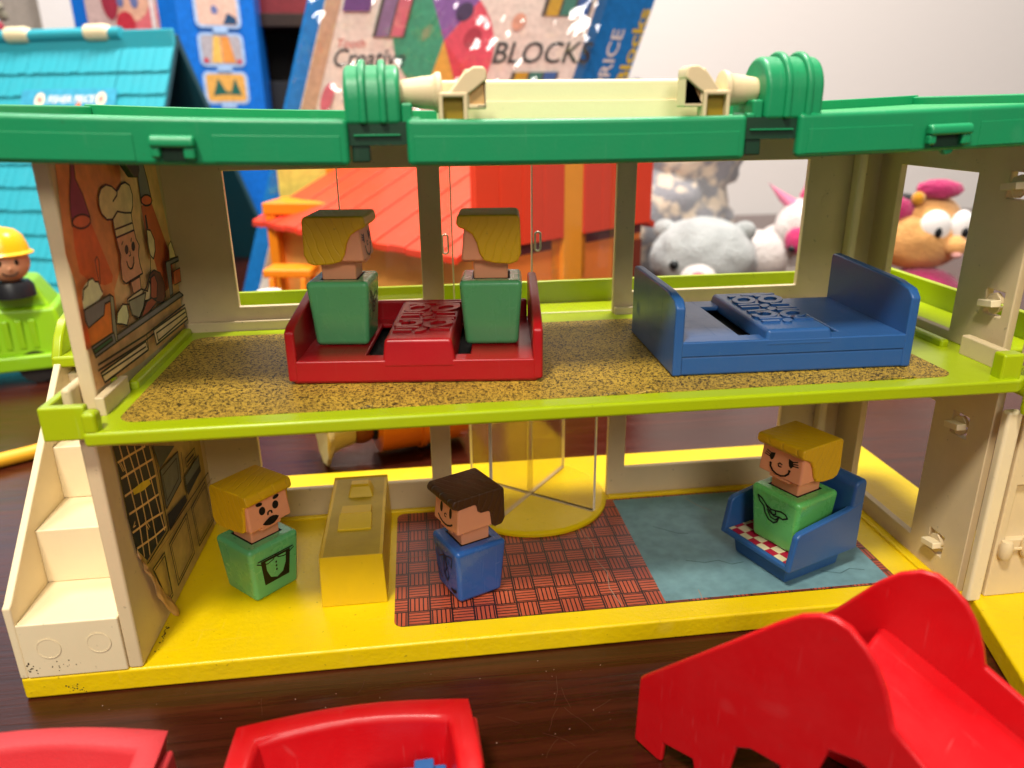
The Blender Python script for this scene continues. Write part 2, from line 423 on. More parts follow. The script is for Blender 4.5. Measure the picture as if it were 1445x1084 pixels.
def thing(name, label, cat, loc=(0, 0, 0), rz=0, group=None):
    o = bpy.data.objects.new(name, None); o.empty_display_size = .02; col.objects.link(o)
    o.location = Vector(loc) * C; o.rotation_euler = (0, 0, R(rz)); o['label'] = label; o['category'] = cat
    if group: o['group'] = group
    return o
def tag(o, label, cat, group=None):
    o['label'] = label; o['category'] = cat
    if group: o['group'] = group
    return o
CHEF = [('p','tan',[(1.23,19.68),(10.88,19.12),(11.01,17.49),(11.24,15.59),(11.37,14.6),(11.37,13.21),(11.3,11.6),(5.16,11.65),(0.8,12.03),(0.8,13.48),(0.82,14.57),(0.86,15.85),(0.6,16.79)]),('p','orange_bg',[(1.23,19.68),(6.83,19.35),(6.47,18.44),(5.29,17.08),(5.41,15.86),(4.65,15.36),(3.92,14.88),(3.78,14.11),(3.08,13.5),(2.45,13.44),(0.64,13.52),(0.86,15.85),(0.6,16.79)]),('p','tan',[(0.8,13.48),(2.45,13.44),(11.33,13.12),(11.3,11.6),(5.16,11.65),(0.8,12.03)]),('p','beam',[(1.54,17.56),(2.98,17.61),(4.05,15.4),(3.86,15.21),(3.19,15.23),(1.99,15.61),(1.34,16.03),(1.33,16.87)]),('p','beam2',[(8.25,17.48),(9.53,17.54),(10.99,14.86),(10.74,13.75),(9.17,13.66),(8.92,14.5),(8.44,16.03),(8.25,16.66)]),('p','purple',[(2.3,19.55),(2.54,19.53),(2.45,19.0),(2.78,18.49),(3.03,17.68),(1.5,17.57),(1.59,18.07),(1.76,18.52),(2.1,19.09)]),('l','ink',[(2.3,19.55),(2.54,19.53),(2.45,19.0),(2.78,18.49),(3.03,17.68),(1.5,17.57),(1.59,18.07),(1.76,18.52),(2.1,19.09),(2.3,19.55)],0.07),('p','mouth',[(3.01,17.59),(2.94,17.49),(2.73,17.42),(2.42,17.39),(2.09,17.41),(1.8,17.47),(1.61,17.56),(1.54,17.66),(1.61,17.75),(1.8,17.82),(2.09,17.85),(2.41,17.84),(2.71,17.78),(2.93,17.69)]),('l','ink',[(3.01,17.59),(2.94,17.49),(2.73,17.42),(2.42,17.39),(2.09,17.41),(1.8,17.47),(1.61,17.56),(1.54,17.66),(1.61,17.75),(1.8,17.82),(2.09,17.85),(2.41,17.84),(2.71,17.78),(2.93,17.69),(3.01,17.59)],0.07),('p','slate',[(8.6,19.17),(9.27,19.13),(9.47,18.43),(9.58,17.59),(8.29,17.6),(8.37,18.44)]),('l','ink',[(8.6,19.17),(9.27,19.13),(9.47,18.43),(9.58,17.59),(8.29,17.6),(8.37,18.44),(8.6,19.17)],0.07),('p','mouth',[(9.6,17.57),(9.49,17.49),(9.28,17.43),(9.0,17.42),(8.7,17.45),(8.46,17.52),(8.32,17.61),(8.29,17.71),(8.38,17.8),(8.59,17.85),(8.86,17.87),(9.15,17.84),(9.4,17.77),(9.56,17.68)]),('l','ink',[(9.6,17.57),(9.49,17.49),(9.28,17.43),(9.0,17.42),(8.7,17.45),(8.46,17.52),(8.32,17.61),(8.29,17.71),(8.38,17.8),(8.59,17.85),(8.86,17.87),(9.15,17.84),(9.4,17.77),(9.56,17.68),(9.6,17.57)],0.07),('p','tan2',[(4.91,17.36),(4.4,17.41),(4.02,17.66),(3.92,17.97),(4.05,18.29),(4.39,18.53),(4.91,18.61),(5.39,18.51),(5.8,18.3),(6.03,18.36),(6.4,18.51),(6.83,18.54),(7.25,18.39),(7.38,18.03),(7.21,17.6),(6.91,17.36),(6.18,17.45),(5.5,17.58)]),('l','ink',[(4.91,17.36),(4.4,17.41),(4.02,17.66),(3.92,17.97),(4.05,18.29),(4.39,18.53),(4.91,18.61),(5.39,18.51),(5.8,18.3),(6.03,18.36),(6.4,18.51),(6.83,18.54),(7.25,18.39),(7.38,18.03),(7.21,17.6),(6.91,17.36),(6.18,17.45),(5.5,17.58),(4.91,17.36)],0.07),('l','ink',[(5.86,18.31),(5.74,18.15),(5.26,17.98)],0.07),('p','tan2',[(4.91,17.36),(5.5,17.58),(6.18,17.45),(6.87,17.37),(6.81,16.99),(4.88,16.98)]),('l','ink',[(4.91,17.36),(5.5,17.58),(6.18,17.45),(6.87,17.37),(6.81,16.99),(4.88,16.98),(4.91,17.36)],0.07),('p','tan2',[(4.88,16.98),(6.81,16.99),(6.83,16.7),(4.88,16.68)]),('l','ink',[(4.88,16.98),(6.81,16.99),(6.83,16.7),(4.88,16.68),(4.88,16.98)],0.07),('p','face',[(4.88,16.68),(6.83,16.7),(6.87,16.36),(7.09,16.07),(6.81,15.69),(6.82,15.31),(6.92,14.95),(5.0,14.92),(4.69,15.11),(4.82,15.73),(5.0,16.01),(4.9,16.35)]),('l','ink',[(4.88,16.68),(6.83,16.7),(6.87,16.36),(7.09,16.07),(6.81,15.69),(6.82,15.31),(6.92,14.95),(5.0,14.92),(4.69,15.11),(4.82,15.73),(5.0,16.01),(4.9,16.35),(4.88,16.68)],0.07),('p','ink',[(5.85,16.08),(5.8,16.01),(5.72,15.96),(5.64,15.94),(5.55,15.95),(5.5,16.0),(5.47,16.07),(5.48,16.15),(5.53,16.22),(5.61,16.27),(5.7,16.29),(5.78,16.28),(5.84,16.23),(5.87,16.16)]),('p','ink',[(6.6,16.09),(6.55,16.02),(6.47,15.96),(6.38,15.94),(6.29,15.96),(6.23,16.0),(6.2,16.08),(6.22,16.16),(6.27,16.23),(6.35,16.28),(6.44,16.3),(6.52,16.29),(6.59,16.24),(6.61,16.17)]),('l','ink',[(5.95,16.01),(5.98,15.86),(5.79,15.84)],0.05),('l','ink',[(5.44,15.69),(5.5,15.48),(5.68,15.36),(5.9,15.36),(6.15,15.52),(6.22,15.73)],0.07),('l','ink',[(5.41,16.46),(5.24,16.37)],0.05),('l','ink',[(6.36,16.45),(6.22,16.33)],0.05),('p','face',[(5.43,14.9),(6.48,14.91),(6.39,14.41),(5.49,14.4)]),('l','ink',[(5.43,14.9),(6.48,14.91),(6.39,14.41),(5.49,14.4),(5.43,14.9)],0.07),('p','tan2',[(5.49,14.4),(6.39,14.41),(7.05,14.18),(7.45,14.53),(7.64,14.05),(7.15,13.8),(4.67,14.18),(4.75,14.36)]),('l','ink',[(5.49,14.4),(6.39,14.41),(7.05,14.18),(7.45,14.53),(7.64,14.05),(7.15,13.8),(4.67,14.18),(4.75,14.36),(5.49,14.4)],0.07),('p','slate2',[(4.82,14.27),(6.8,14.19),(6.29,13.7),(5.6,13.41),(4.94,13.69)]),('l','ink',[(4.82,14.27),(6.8,14.19),(6.29,13.7),(5.6,13.41),(4.94,13.69),(4.82,14.27)],0.07),('p','cream',[(3.3,13.76),(3.58,14.13),(4.18,14.3),(4.57,14.2),(4.58,13.74),(4.23,13.46),(3.77,13.63)]),('l','ink',[(3.3,13.76),(3.58,14.13),(4.18,14.3),(4.57,14.2),(4.58,13.74),(4.23,13.46),(3.77,13.63),(3.3,13.76)],0.07),('p','brown',[(7.55,14.78),(8.16,14.85),(8.87,14.58),(9.13,14.09),(9.04,13.55),(8.61,13.35),(7.84,13.55),(7.4,14.1)]),('l','ink',[(7.55,14.78),(8.16,14.85),(8.87,14.58),(9.13,14.09),(9.04,13.55),(8.61,13.35),(7.84,13.55),(7.4,14.1),(7.55,14.78)],0.07),('p','brown2',[(7.62,14.63),(8.08,14.67),(8.28,14.27),(7.91,13.71),(7.15,13.8)]),('l','ink',[(7.62,14.63),(8.08,14.67),(8.28,14.27),(7.91,13.71),(7.15,13.8),(7.62,14.63)],0.07),('p','brown2',[(5.7,13.37),(6.64,13.83),(7.3,13.85),(7.84,13.55),(6.7,13.38)]),('l','ink',[(5.7,13.37),(6.64,13.83),(7.3,13.85),(7.84,13.55),(6.7,13.38),(5.7,13.37)],0.07),('p','tan2',[(8.06,16.56),(8.48,16.46),(8.78,16.02),(8.66,15.59),(8.28,15.3),(7.97,15.49),(7.92,15.94)]),('l','ink',[(8.06,16.56),(8.48,16.46),(8.78,16.02),(8.66,15.59),(8.28,15.3),(7.97,15.49),(7.92,15.94),(8.06,16.56)],0.07),('p','ink',[(8.11,17.11),(8.28,17.13),(8.27,16.58),(8.01,16.54)]),('l','ink',[(7.94,15.41),(7.55,14.78),(6.88,14.39),(6.33,14.25)],0.07),('p','slate',[(2.54,13.42),(5.95,13.38),(10.9,13.32),(11.38,13.06),(2.93,13.18)]),('l','ink',[(2.54,13.42),(5.95,13.38),(10.9,13.32),(11.38,13.06),(2.93,13.18),(2.54,13.42)],0.07),('p','white',[(0.77,15.23),(0.95,15.54),(1.25,15.66),(1.63,15.75),(1.88,15.75),(2.15,15.57),(2.43,15.4),(2.5,15.05),(2.03,14.93),(0.74,14.92)]),('l','ink',[(0.8,15.22),(1.03,15.53),(1.39,15.59),(1.54,15.74),(1.88,15.75),(2.07,15.59),(2.31,15.54),(2.39,15.33),(2.48,15.13)],0.07),('l','ink',[(2.36,15.45),(2.35,15.82),(2.38,16.26),(2.6,16.37),(2.7,16.2),(2.44,15.43)],0.05),('p','slate',[(0.72,14.89),(3.04,14.92),(3.04,14.69),(2.47,14.71),(2.21,14.36),(0.8,14.25),(0.67,14.54)]),('l','ink',[(0.72,14.89),(3.04,14.92),(3.04,14.69),(2.47,14.71),(2.21,14.36),(0.8,14.25),(0.67,14.54),(0.72,14.89)],0.07),('p','orange',[(0.69,14.23),(2.22,14.34),(2.48,14.65),(2.93,14.64),(2.72,13.6),(0.7,13.64)]),('p','slate2',[(3.04,14.92),(3.31,14.77),(2.93,13.18),(2.56,13.25)]),('l','ink',[(3.04,14.92),(3.31,14.77),(2.93,13.18),(2.56,13.25),(3.04,14.92)],0.07),('p','slate',[(0.69,13.62),(2.72,13.59),(2.77,13.19),(0.84,13.2)]),('l','ink',[(0.69,13.62),(2.72,13.59),(2.77,13.19),(0.84,13.2),(0.69,13.62)],0.07),('p','green',[(0.77,13.49),(2.47,13.5),(2.48,13.35),(0.82,13.34)]),('l','ink',[(0.77,13.49),(2.47,13.5),(2.48,13.35),(0.82,13.34),(0.77,13.49)],0.07),('p','slate',[(9.57,14.93),(11.37,14.87),(11.43,14.68),(10.17,14.72),(9.84,13.46),(9.41,13.44)]),('l','ink',[(9.57,14.93),(11.37,14.87),(11.43,14.68),(10.17,14.72),(9.84,13.46),(9.41,13.44),(9.57,14.93)],0.07),('p','beam2',[(10.34,14.36),(11.38,14.35),(11.23,13.74),(10.22,13.78)]),('l','ink',[(10.34,14.36),(11.38,14.35),(11.23,13.74),(10.22,13.78),(10.34,14.36)],0.04),('p','tan2',[(10.27,15.55),(10.67,15.68),(10.94,15.16),(11.0,14.91),(10.12,14.97)]),('l','ink',[(10.27,15.55),(10.67,15.68),(10.94,15.16),(11.0,14.91),(10.12,14.97),(10.27,15.55)],0.05),('l','ink',[(0.85,12.93),(5.64,12.69),(11.16,12.66)],0.08),('l','ink',[(0.76,12.75),(5.55,12.49),(11.1,12.48)],0.08),('p','tan2',[(0.91,12.61),(5.54,12.46),(5.66,12.07),(1.07,12.21)]),('l','ink',[(0.91,12.61),(5.54,12.46),(5.66,12.07),(1.07,12.21),(0.91,12.61)],0.08),('l','ink',[(0.93,12.49),(5.45,12.26)],0.07),('l','ink',[(5.75,12.66),(5.68,12.11)],0.07),('p','tan2',[(6.57,12.65),(11.11,12.52),(11.18,11.94),(6.63,12.0)]),('l','ink',[(6.57,12.65),(11.11,12.52),(11.18,11.94),(6.63,12.0),(6.57,12.65)],0.08),('l','ink',[(6.83,12.44),(11.04,12.33)],0.07),('l','ink',[(6.86,12.39),(6.9,12.1),(11.13,12.11)],0.07)]
KITCHEN = [('p','olive',[(1.09,9.8),(10.7,5.75),(10.79,4.15),(10.89,1.06),(3.67,1.07),(2.99,1.89),(1.29,5.17),(1.12,6.83),(1.14,8.79)]),('p','night',[(1.2,9.75),(4.4,8.38),(4.49,7.23),(4.45,6.01),(4.49,4.36),(2.07,4.4),(1.3,5.39),(1.15,6.89),(1.16,8.47)]),('l','lattice',[(1.66,9.54),(1.85,8.04),(2.01,6.07),(1.89,4.7)],0.09),('l','lattice',[(2.28,9.26),(2.66,7.55),(2.67,5.95),(2.42,4.45)],0.09),('l','lattice',[(2.96,8.95),(3.15,7.3),(3.33,5.75),(3.31,4.43)],0.09),('l','lattice',[(3.67,8.67),(3.95,6.97),(4.18,5.36),(4.35,4.49)],0.09),('l','lattice',[(1.18,9.07),(2.54,8.82),(3.96,8.54)],0.09),('l','lattice',[(1.18,8.42),(2.62,8.14),(4.48,7.75)],0.09),('l','lattice',[(1.24,7.68),(2.87,7.36),(4.51,7.0)],0.09),('l','lattice',[(1.3,6.89),(2.91,6.5),(4.4,6.17)],0.09),('l','lattice',[(1.21,6.13),(2.89,5.74),(4.5,5.27)],0.09),('l','lattice',[(1.35,5.37),(3.06,4.89),(4.51,4.58)],0.09),('p','yel',[(1.97,7.58),(3.0,7.42),(3.67,7.22),(3.78,6.96),(2.95,7.07),(2.0,7.34)]),('l','lattice',[(1.3,8.98),(1.47,8.59)],0.05),('l','lattice',[(1.41,8.96),(1.6,8.56)],0.05),('l','lattice',[(2.44,5.91),(2.7,5.46)],0.05),('l','lattice',[(2.62,5.85),(2.84,5.47)],0.05),('l','lattice',[(1.58,6.41),(1.34,6.3),(1.57,6.25)],0.05),('l','ink',[(1.04,9.82),(1.11,8.8),(1.05,6.87),(1.22,5.34)],0.08),('l','ink',[(4.58,8.28),(4.68,7.04),(4.64,5.91),(4.67,4.31),(1.93,4.33)],0.08),('p','slate3',[(4.67,8.26),(7.09,7.21),(4.99,7.07)]),('p','slate4',[(4.96,7.0),(7.35,6.82),(7.15,5.45),(4.85,5.24),(4.93,6.03)]),('l','ink',[(4.96,7.0),(7.35,6.82),(7.15,5.45),(4.85,5.24),(4.93,6.03),(4.96,7.0)],0.07),('l','ink',[(5.08,6.71),(7.02,6.64),(6.89,5.72),(5.08,5.5),(5.08,6.71)],0.06),('p','night',[(4.87,4.97),(7.35,4.67),(7.4,4.3),(4.75,4.26)]),('p','slate4',[(7.69,5.42),(9.98,5.47),(9.92,4.68),(7.67,4.49),(7.64,5.01)]),('l','ink',[(7.69,5.42),(9.98,5.47),(9.92,4.68),(7.67,4.49),(7.64,5.01),(7.69,5.42)],0.07),('p','night',[(7.68,4.97),(9.99,4.95),(10.0,4.62),(7.78,4.55)]),('l','ink',[(8.13,6.13),(9.57,6.03),(9.52,5.63),(8.08,5.71),(8.13,6.13)],0.06),('l','ink',[(8.27,5.87),(9.3,5.83)],0.1),('l','ink',[(7.68,6.62),(7.52,5.16),(7.41,4.35)],0.07),('l','ink',[(4.71,4.28),(10.95,4.08)],0.07),('l','olive2',[(2.01,4.28),(11.54,3.52)],0.05),('l','ink',[(4.37,3.79),(7.01,3.88),(7.11,1.71),(4.5,1.65),(4.37,3.79)],0.08),('l','ink',[(4.54,3.65),(6.82,3.72),(6.9,1.87),(4.67,1.81),(4.54,3.65)],0.05),('l','ink',[(7.72,3.78),(10.2,3.92),(10.63,1.54),(7.91,1.63),(7.72,3.78)],0.08),('l','ink',[(7.9,3.64),(10.05,3.75),(10.39,1.72),(8.08,1.78),(7.9,3.64)],0.05),('l','ink',[(2.17,3.91),(3.64,3.82),(3.68,1.69),(3.04,1.72),(2.17,3.91)],0.08),('l','ink',[(2.29,3.76),(3.57,3.68),(3.6,1.85),(3.05,1.87),(2.29,3.76)],0.05)]
EMBOSS = [('bar',[(3.94,5.44),(4.26,5.5)]),('bar',[(4.64,5.65),(5.27,5.57),(6.3,5.85)]),('bar',[(5.18,5.37),(6.24,5.43)]),('bar',[(3.8,3.84),(4.78,3.9)]),('bar',[(3.78,3.43),(4.59,3.45)]),('bar',[(5.32,3.83),(6.14,3.77)]),('bar',[(5.32,3.16),(6.2,3.14)]),('bar',[(5.15,2.78),(6.12,2.77)]),('bar',[(3.79,2.69),(4.64,2.8)]),('bar',[(3.8,1.43),(4.78,1.43)]),('bar',[(3.74,1.0),(4.5,1.01)]),('bar',[(5.23,1.28),(6.04,1.21)]),('ring',[(4.91,4.58),(4.76,4.32),(4.56,4.12),(4.33,4.0),(4.11,3.97),(3.93,4.06),(3.82,4.23),(3.79,4.46),(3.84,4.73),(3.98,4.99),(4.19,5.2),(4.42,5.33),(4.65,5.35),(4.85,5.28),(4.95,5.09),(4.98,4.85)]),('ring',[(6.23,4.6),(6.06,4.32),(5.84,4.11),(5.58,3.98),(5.35,3.96),(5.16,4.04),(5.05,4.22),(5.02,4.47),(5.09,4.75),(5.25,5.03),(5.49,5.26),(5.74,5.39),(5.98,5.42),(6.18,5.33),(6.29,5.14),(6.31,4.88)]),('ring',[(4.82,1.94),(4.69,1.74),(4.49,1.58),(4.27,1.5),(4.04,1.49),(3.85,1.55),(3.71,1.69),(3.67,1.88),(3.71,2.09),(3.83,2.29),(4.03,2.46),(4.27,2.55),(4.5,2.56),(4.7,2.49),(4.82,2.34),(4.87,2.16)]),('ring',[(6.08,1.89),(5.91,1.66),(5.7,1.48),(5.46,1.37),(5.23,1.36),(5.04,1.43),(4.93,1.59),(4.9,1.8),(4.96,2.04),(5.1,2.27),(5.32,2.47),(5.57,2.58),(5.81,2.59),(6.01,2.52),(6.12,2.35),(6.15,2.13)]),('blob',[(5.14,3.56),(5.02,3.4),(4.88,3.32),(4.75,3.33),(4.7,3.45),(4.73,3.62),(4.84,3.79),(4.99,3.88),(5.12,3.86),(5.17,3.75)]),('blob',[(5.2,2.96),(5.09,2.8),(4.95,2.72),(4.83,2.73),(4.77,2.84),(4.8,3.01),(4.91,3.17),(5.06,3.26),(5.18,3.24),(5.24,3.13)]),('blob',[(5.07,1.01),(4.96,0.86),(4.81,0.77),(4.68,0.79),(4.63,0.91),(4.66,1.07),(4.78,1.23),(4.92,1.32),(5.05,1.3),(5.11,1.18)]),('blob',[(4.8,2.5),(4.73,2.41),(4.63,2.36),(4.55,2.37),(4.52,2.44),(4.54,2.55),(4.6,2.64),(4.69,2.69),(4.77,2.68),(4.81,2.6)])]

# ------------------------------------------------------------------ setting: table and room wall
mb = MB(); mb.box(-110, 150, -60, 128, -4, 0); table = mb.build('table', WOOD, None, bevel=.4); table['kind'] = 'structure'
mtw, ntw, bw = nodes_of('room_wall_paint'); bw.inputs['Base Color'].default_value = lin('d9d2cf'); bw.inputs['Roughness'].default_value = .8
nw = N(ntw, 'ShaderNodeTexNoise'); nw.inputs['Scale'].default_value = 180; bpw = N(ntw, 'ShaderNodeBump'); bpw.inputs['Strength'].default_value = .15; bpw.inputs['Distance'].default_value = .002
ntw.links.new(nw.outputs['Fac'], bpw.inputs['Height']); ntw.links.new(bpw.outputs[0], bw.inputs['Normal'])
mb = MB(); mb.plate('y', 132, 140, -160, 230, -60, 160, [(-130, -52.5, -20, 120)]); wall = mb.build('wall', mtw); wall['kind'] = 'structure'
scr = flat('table_scratch', '4e2c1c', .5)
d = Decal(lambda a, b, l: (a, b, l), step=.0004, lift=.004)
for x, y, a, l in [(15.6, -3.2, 70, 1.6), (16.2, -3.4, 100, 1.1), (15.2, -4.4, 60, 1.2), (16.8, -4.6, 130, 1.5), (16.0, -5.2, 115, 1.3), (14.9, -5.6, 80, 1.0), (13.6, -2.8, 15, 1.4), (17.0, -3.6, 20, .9), (4.8, -2.2, 100, .9), (8.2, -1.6, 35, .8), (15.7, -6.4, 60, 1.4), (14.2, -3.9, 140, .9)]:
    p = [(x, y)]
    for k in range(4):
        a += random.uniform(-16, 16); p.append((p[-1][0] + l / 4 * math.cos(R(a)), p[-1][1] + l / 4 * math.sin(R(a))))
    d.line(scr, p, .011)
d.build('scratch', table)
dust = flat('dust', 'b9a090', .8)
mb = MB()
for k in range(70):
    x, y = random.uniform(-6, 18), random.uniform(-6.5, -.6); r = random.uniform(.008, .022)
    mb.ball((x, y, r), r, sub=1)
mb.build('dust_speck', dust, table, kind='stuff')

# ------------------------------------------------------------------ the two-storey toy house
house = thing('toy_house', 'two-storey play house, yellow base, lime upper floor, green roof with cream handle', 'toy house')
def xw(y, z):                               # inner face of the slightly warped left walls
    return .12 + .02 * (y - .7)

# yellow base
mb = MB(); mb.box(-4.34, 38.5, -.15, 16, 0, .97)
base = mb.build('base', YELLOW, house, bevel=.13)
mb = MB(); mb.box(33.45, 33.8, -.1, 10.6, .9, 1.12); mb.build('floor_ridge', YELLOW, house, bevel=.08)
mb = MB(); mb.box(.7, 12.5, 10.5, 10.8, .9, 1.1); mb.build('floor_ridge', YELLOW, house, bevel=.08)
mb = MB(); mb.box(21.1, 33.4, 10.5, 10.8, .9, 1.1); mb.build('floor_ridge', YELLOW, house, bevel=.08)

# stairs at the left end
st = MB(); st.prism([(-.15, .97), (-.15, 4.1), (0.05, 4.2), (7.6, 11.0), (12.5, 11.0), (12.5, .97)], 'x', -4.32, -4.02)
stair = st.build('staircase', CREAM2, house, bevel=.07)
zt = [.97, 3.35, 5.72, 8.08, 10.4]; yt = [-.16, 2.62, 5.32, 8.02]
for i in range(4):
    mb = MB(); mb.box(-4.03, -.43, yt[i], 11.6, zt[i], zt[i + 1] - .002 * i); sp = mb.build('step', CREAM2, stair, bevel=.06)
    if i == 0:
        for cx, cz in ((-3.05, 2.25), (-1.25, 2.33)):
            mb = MB(); n = 28
            mb.lathe([(.44, -.175), (.44, -.185), (.40, -.185), (.40, -.16)], (cx, 0, cz), 'y', n); mb.build('mould_ring', CREAM2, stair)
mb = MB()
for k in range(14):
    x, z = random.gauss(-3.75, .15), random.gauss(1.5, .14); r = random.uniform(.01, .045); mb.ball((x, -.165, max(1.0, z)), r, .01, r, sub=1)
for k in range(14):
    x, z = random.gauss(-2.6, .3), random.gauss(1.45, .1); r = random.uniform(.008, .03); mb.ball((x, -.165, max(1.0, z)), r, .01, r, sub=1)
for k in range(22):
    x, z = random.gauss(-2.4, .18), random.gauss(.35, .1); r = random.uniform(.01, .04); mb.ball((x, -.155, z), r, .01, r, sub=1)
for k in range(22):
    x, z = random.gauss(-.1, .16), random.gauss(1.2, .15); r = random.uniform(.012, .05); mb.ball((.25 + abs(random.gauss(0, .08)), 1.9 + random.gauss(0, .4), .985), r, r, .012, sub=1)
mb.build('dirt_fleck', flat('dirt', '3c2e1c', .8), house, kind='stuff')

# side and back walls
def side_wall(name, y0, y1, z0, z1, xo):
    mb = MB(); ny, nz = 6, 5
    g = [[None] * (nz + 1) for _ in range(ny + 1)]; h = [[None] * (nz + 1) for _ in range(ny + 1)]
    for i in range(ny + 1):
        for j in range(nz + 1):
            y, z = y0 + (y1 - y0) * i / ny, z0 + (z1 - z0) * j / nz
            g[i][j] = mb.V((xw(y, max(z, z0 + .02)), y, z)); h[i][j] = mb.V((xo, y, z))
    for i in range(ny):
        for j in range(nz):
            mb.face([g[i][j], g[i + 1][j], g[i + 1][j + 1], g[i][j + 1]]); mb.face([h[i][j], h[i][j + 1], h[i + 1][j + 1], h[i + 1][j]])
    for i in range(ny):
        mb.face([g[i][0], h[i][0], h[i + 1][0], g[i + 1][0]]); mb.face([g[i][nz], g[i + 1][nz], h[i + 1][nz], h[i][nz]])
    for j in range(nz):
        mb.face([g[0][j], g[0][j + 1], h[0][j + 1], h[0][j]]); mb.face([g[ny][j], h[ny][j], h[ny][j + 1], g[ny][j + 1]])
    return mb.build(name, CREAM, house, bevel=.1)
side_wall('side_wall', .73, 11.2, 11.31, 19.7, -.40)
side_wall('side_wall', -.10, 11.2, .96, 10.8, -.42)
UH = [(2.93, 11.58, 12.39, 18.6), (12.62, 21.05, 11.2, 18.6), (22.02, 30.70, 12.39, 18.6)]
mb = MB(); mb.plate('y', 10.86, 11.2, .1, 34.5, 11.28, 19.7, UH); bwu = mb.build('back_wall', CREAM, house, bevel=.06)
LH = [(2.93, 11.58, 2.58, 9.9), (12.62, 21.05, .9, 9.9), (22.02, 30.70, 2.58, 9.9)]
mb = MB(); mb.plate('y', 10.86, 11.2, .1, 34.1, .96, 10.8, LH); mb.build('back_wall', CREAM, house, bevel=.06)
CL = [18.08, 13.49, 8.17, 2.41]
mb = MB(); mb.plate('x', 34.4, 34.75, .73, 10.84, 11.28, 19.7, [(4.0, 9.22, 11.7, 18.4)] + [(1.26, 2.24, z - .5, z + .5) for z in CL[:2]]); mb.build('side_wall', CREAM, house, bevel=.06)
mb = MB(); mb.plate('x', 34.0, 34.35, 0, 10.84, .96, 10.8, [(3.46, 8.75, 1.87, 8.6)] + [(1.26, 2.24, z - .5, z + .5) for z in CL[2:]]); mb.build('side_wall', CREAM, house, bevel=.06)
for k, z in enumerate(CL):
    x = 34.36 if k < 2 else 33.96
    mb = MB()
    mb.prism([(-.42, -.02), (.42, .1), (.25, .34), (-.12, .42), (-.36, .22)], 'x', .02, .22)
    mb.prism([(-.40, -.12), (.40, -.12), (.18, -.44), (-.05, -.46), (-.3, -.3)], 'x', .02, .2)
    cl = mb.build('wall_clip', CREAM, house, bevel=.04, seg=2)
    cl.location = Vector((x, 1.75, z)) * C; cl.rotation_euler = (R(-8), 0, 0)
    mb = MB(); mb.box(-.38, .06, -.40, .42, -.15, .13); bar = mb.build('bar', CREAM2, cl, bevel=.04, seg=2)
for x, z, r in ((1.55, 15.6, .5), (1.75, 13.1, .5), (4.3, 11.9, .42), (31.7, 12.9, .42), (31.9, 16.6, .42), (28.6, 11.9, .4)):
    mb = MB(); mb.lathe([(r, 10.87), (r, 10.845), (r - .05, 10.84)], (x, 0, z), 'y', 24); mb.build('mould_mark', CREAM, house)
mb = MB(); mb.box(.5, 12.5, 10.6, 10.86, 11.2, 11.75); mb.build('wall_foot', CREAM, house, bevel=.06)
mb = MB(); mb.box(21.1, 33.9, 10.6, 10.86, 11.2, 11.65); mb.build('wall_foot', CREAM, house, bevel=.06)
mb = MB(); mb.box(32.9, 33.35, 10.2, 10.86, 11.3, 19.6); mb.build('corner_strip', CREAM2, house, bevel=.15)
mb = MB(); mb.box(32.6, 33.05, 10.2, 10.86, .97, 10.7); mb.build('corner_strip', CREAM2, house, bevel=.15)

# lime upper floor with its balcony rim
mb = MB(); mb.prism([(.3, -1.34), (33.6, -1.34), (34.2, -.9), (34.25, 2.2), (38, 2.2), (38, 14.05), (-4.4, 14.05), (-4.4, 7.6), (-.9, 7.6), (-.9, .5), (.3, .2)], 'z', 10.77, 11.29)
lime = mb.build('upper_floor', LIME, house, bevel=.14)
mb = MB(); mb.box(-4.38, 37.98, 13.72, 14.02, 11.2, 12.45); mb.build('balcony_rim', LIME, lime, bevel=.08)
mb = MB(); mb.box(37.65, 37.97, 2.25, 13.7, 11.2, 12.45); mb.build('balcony_rim', LIME, lime, bevel=.08)
mb = MB(); mb.prism([(7.55, 10.78), (13.7, 10.78), (13.7, 12.75), (9.6, 12.75), (8.9, 12.6), (8.2, 12.0), (7.7, 11.3)], 'x', -4.42, -3.98); mb.build('landing_rail', LIME, lime, bevel=.12)
mb = MB(); mb.box(.32, .80, -1.3, -.75, 11.2, 11.95); mb.build('corner_post', LIME, lime, bevel=.14)
mb = MB(); mb.plate('z', 10.85, 12.05, -1.15, .32, -.85, 2.3, [(-.85, .6, -.5, 2.0)]); mb.build('wall_pocket', LIME, lime, bevel=.08)
mb = MB(); mb.box(-.78, -.42, .1, 1.7, 11.2, 12.35); mb.build('wall_peg', CREAM, house, bevel=.15)
mb = MB(); mb.box(.22, .55, .2, 2.6, 11.25, 11.95); mb.build('wall_peg', CREAM, house, bevel=.06)
mb = MB(); mb.box(.35, .75, 2.9, 10.4, 11.2, 11.6); mb.build('floor_ridge', LIME, lime, bevel=.12)
mb = MB(); mb.box(32.9, 33.75, -1.15, -.55, 11.2, 12.25); mb.build('corner_post', LIME, lime, bevel=.1)
mb = MB(); mb.box(33.55, 33.95, -.3, 2.1, 11.25, 12.1); mb.build('wall_peg', CREAM, house, bevel=.08)
mb = MB(); mb.box(33.4, 33.8, 3.0, 10.4, 11.2, 11.6); mb.build('floor_ridge', LIME, lime, bevel=.12)

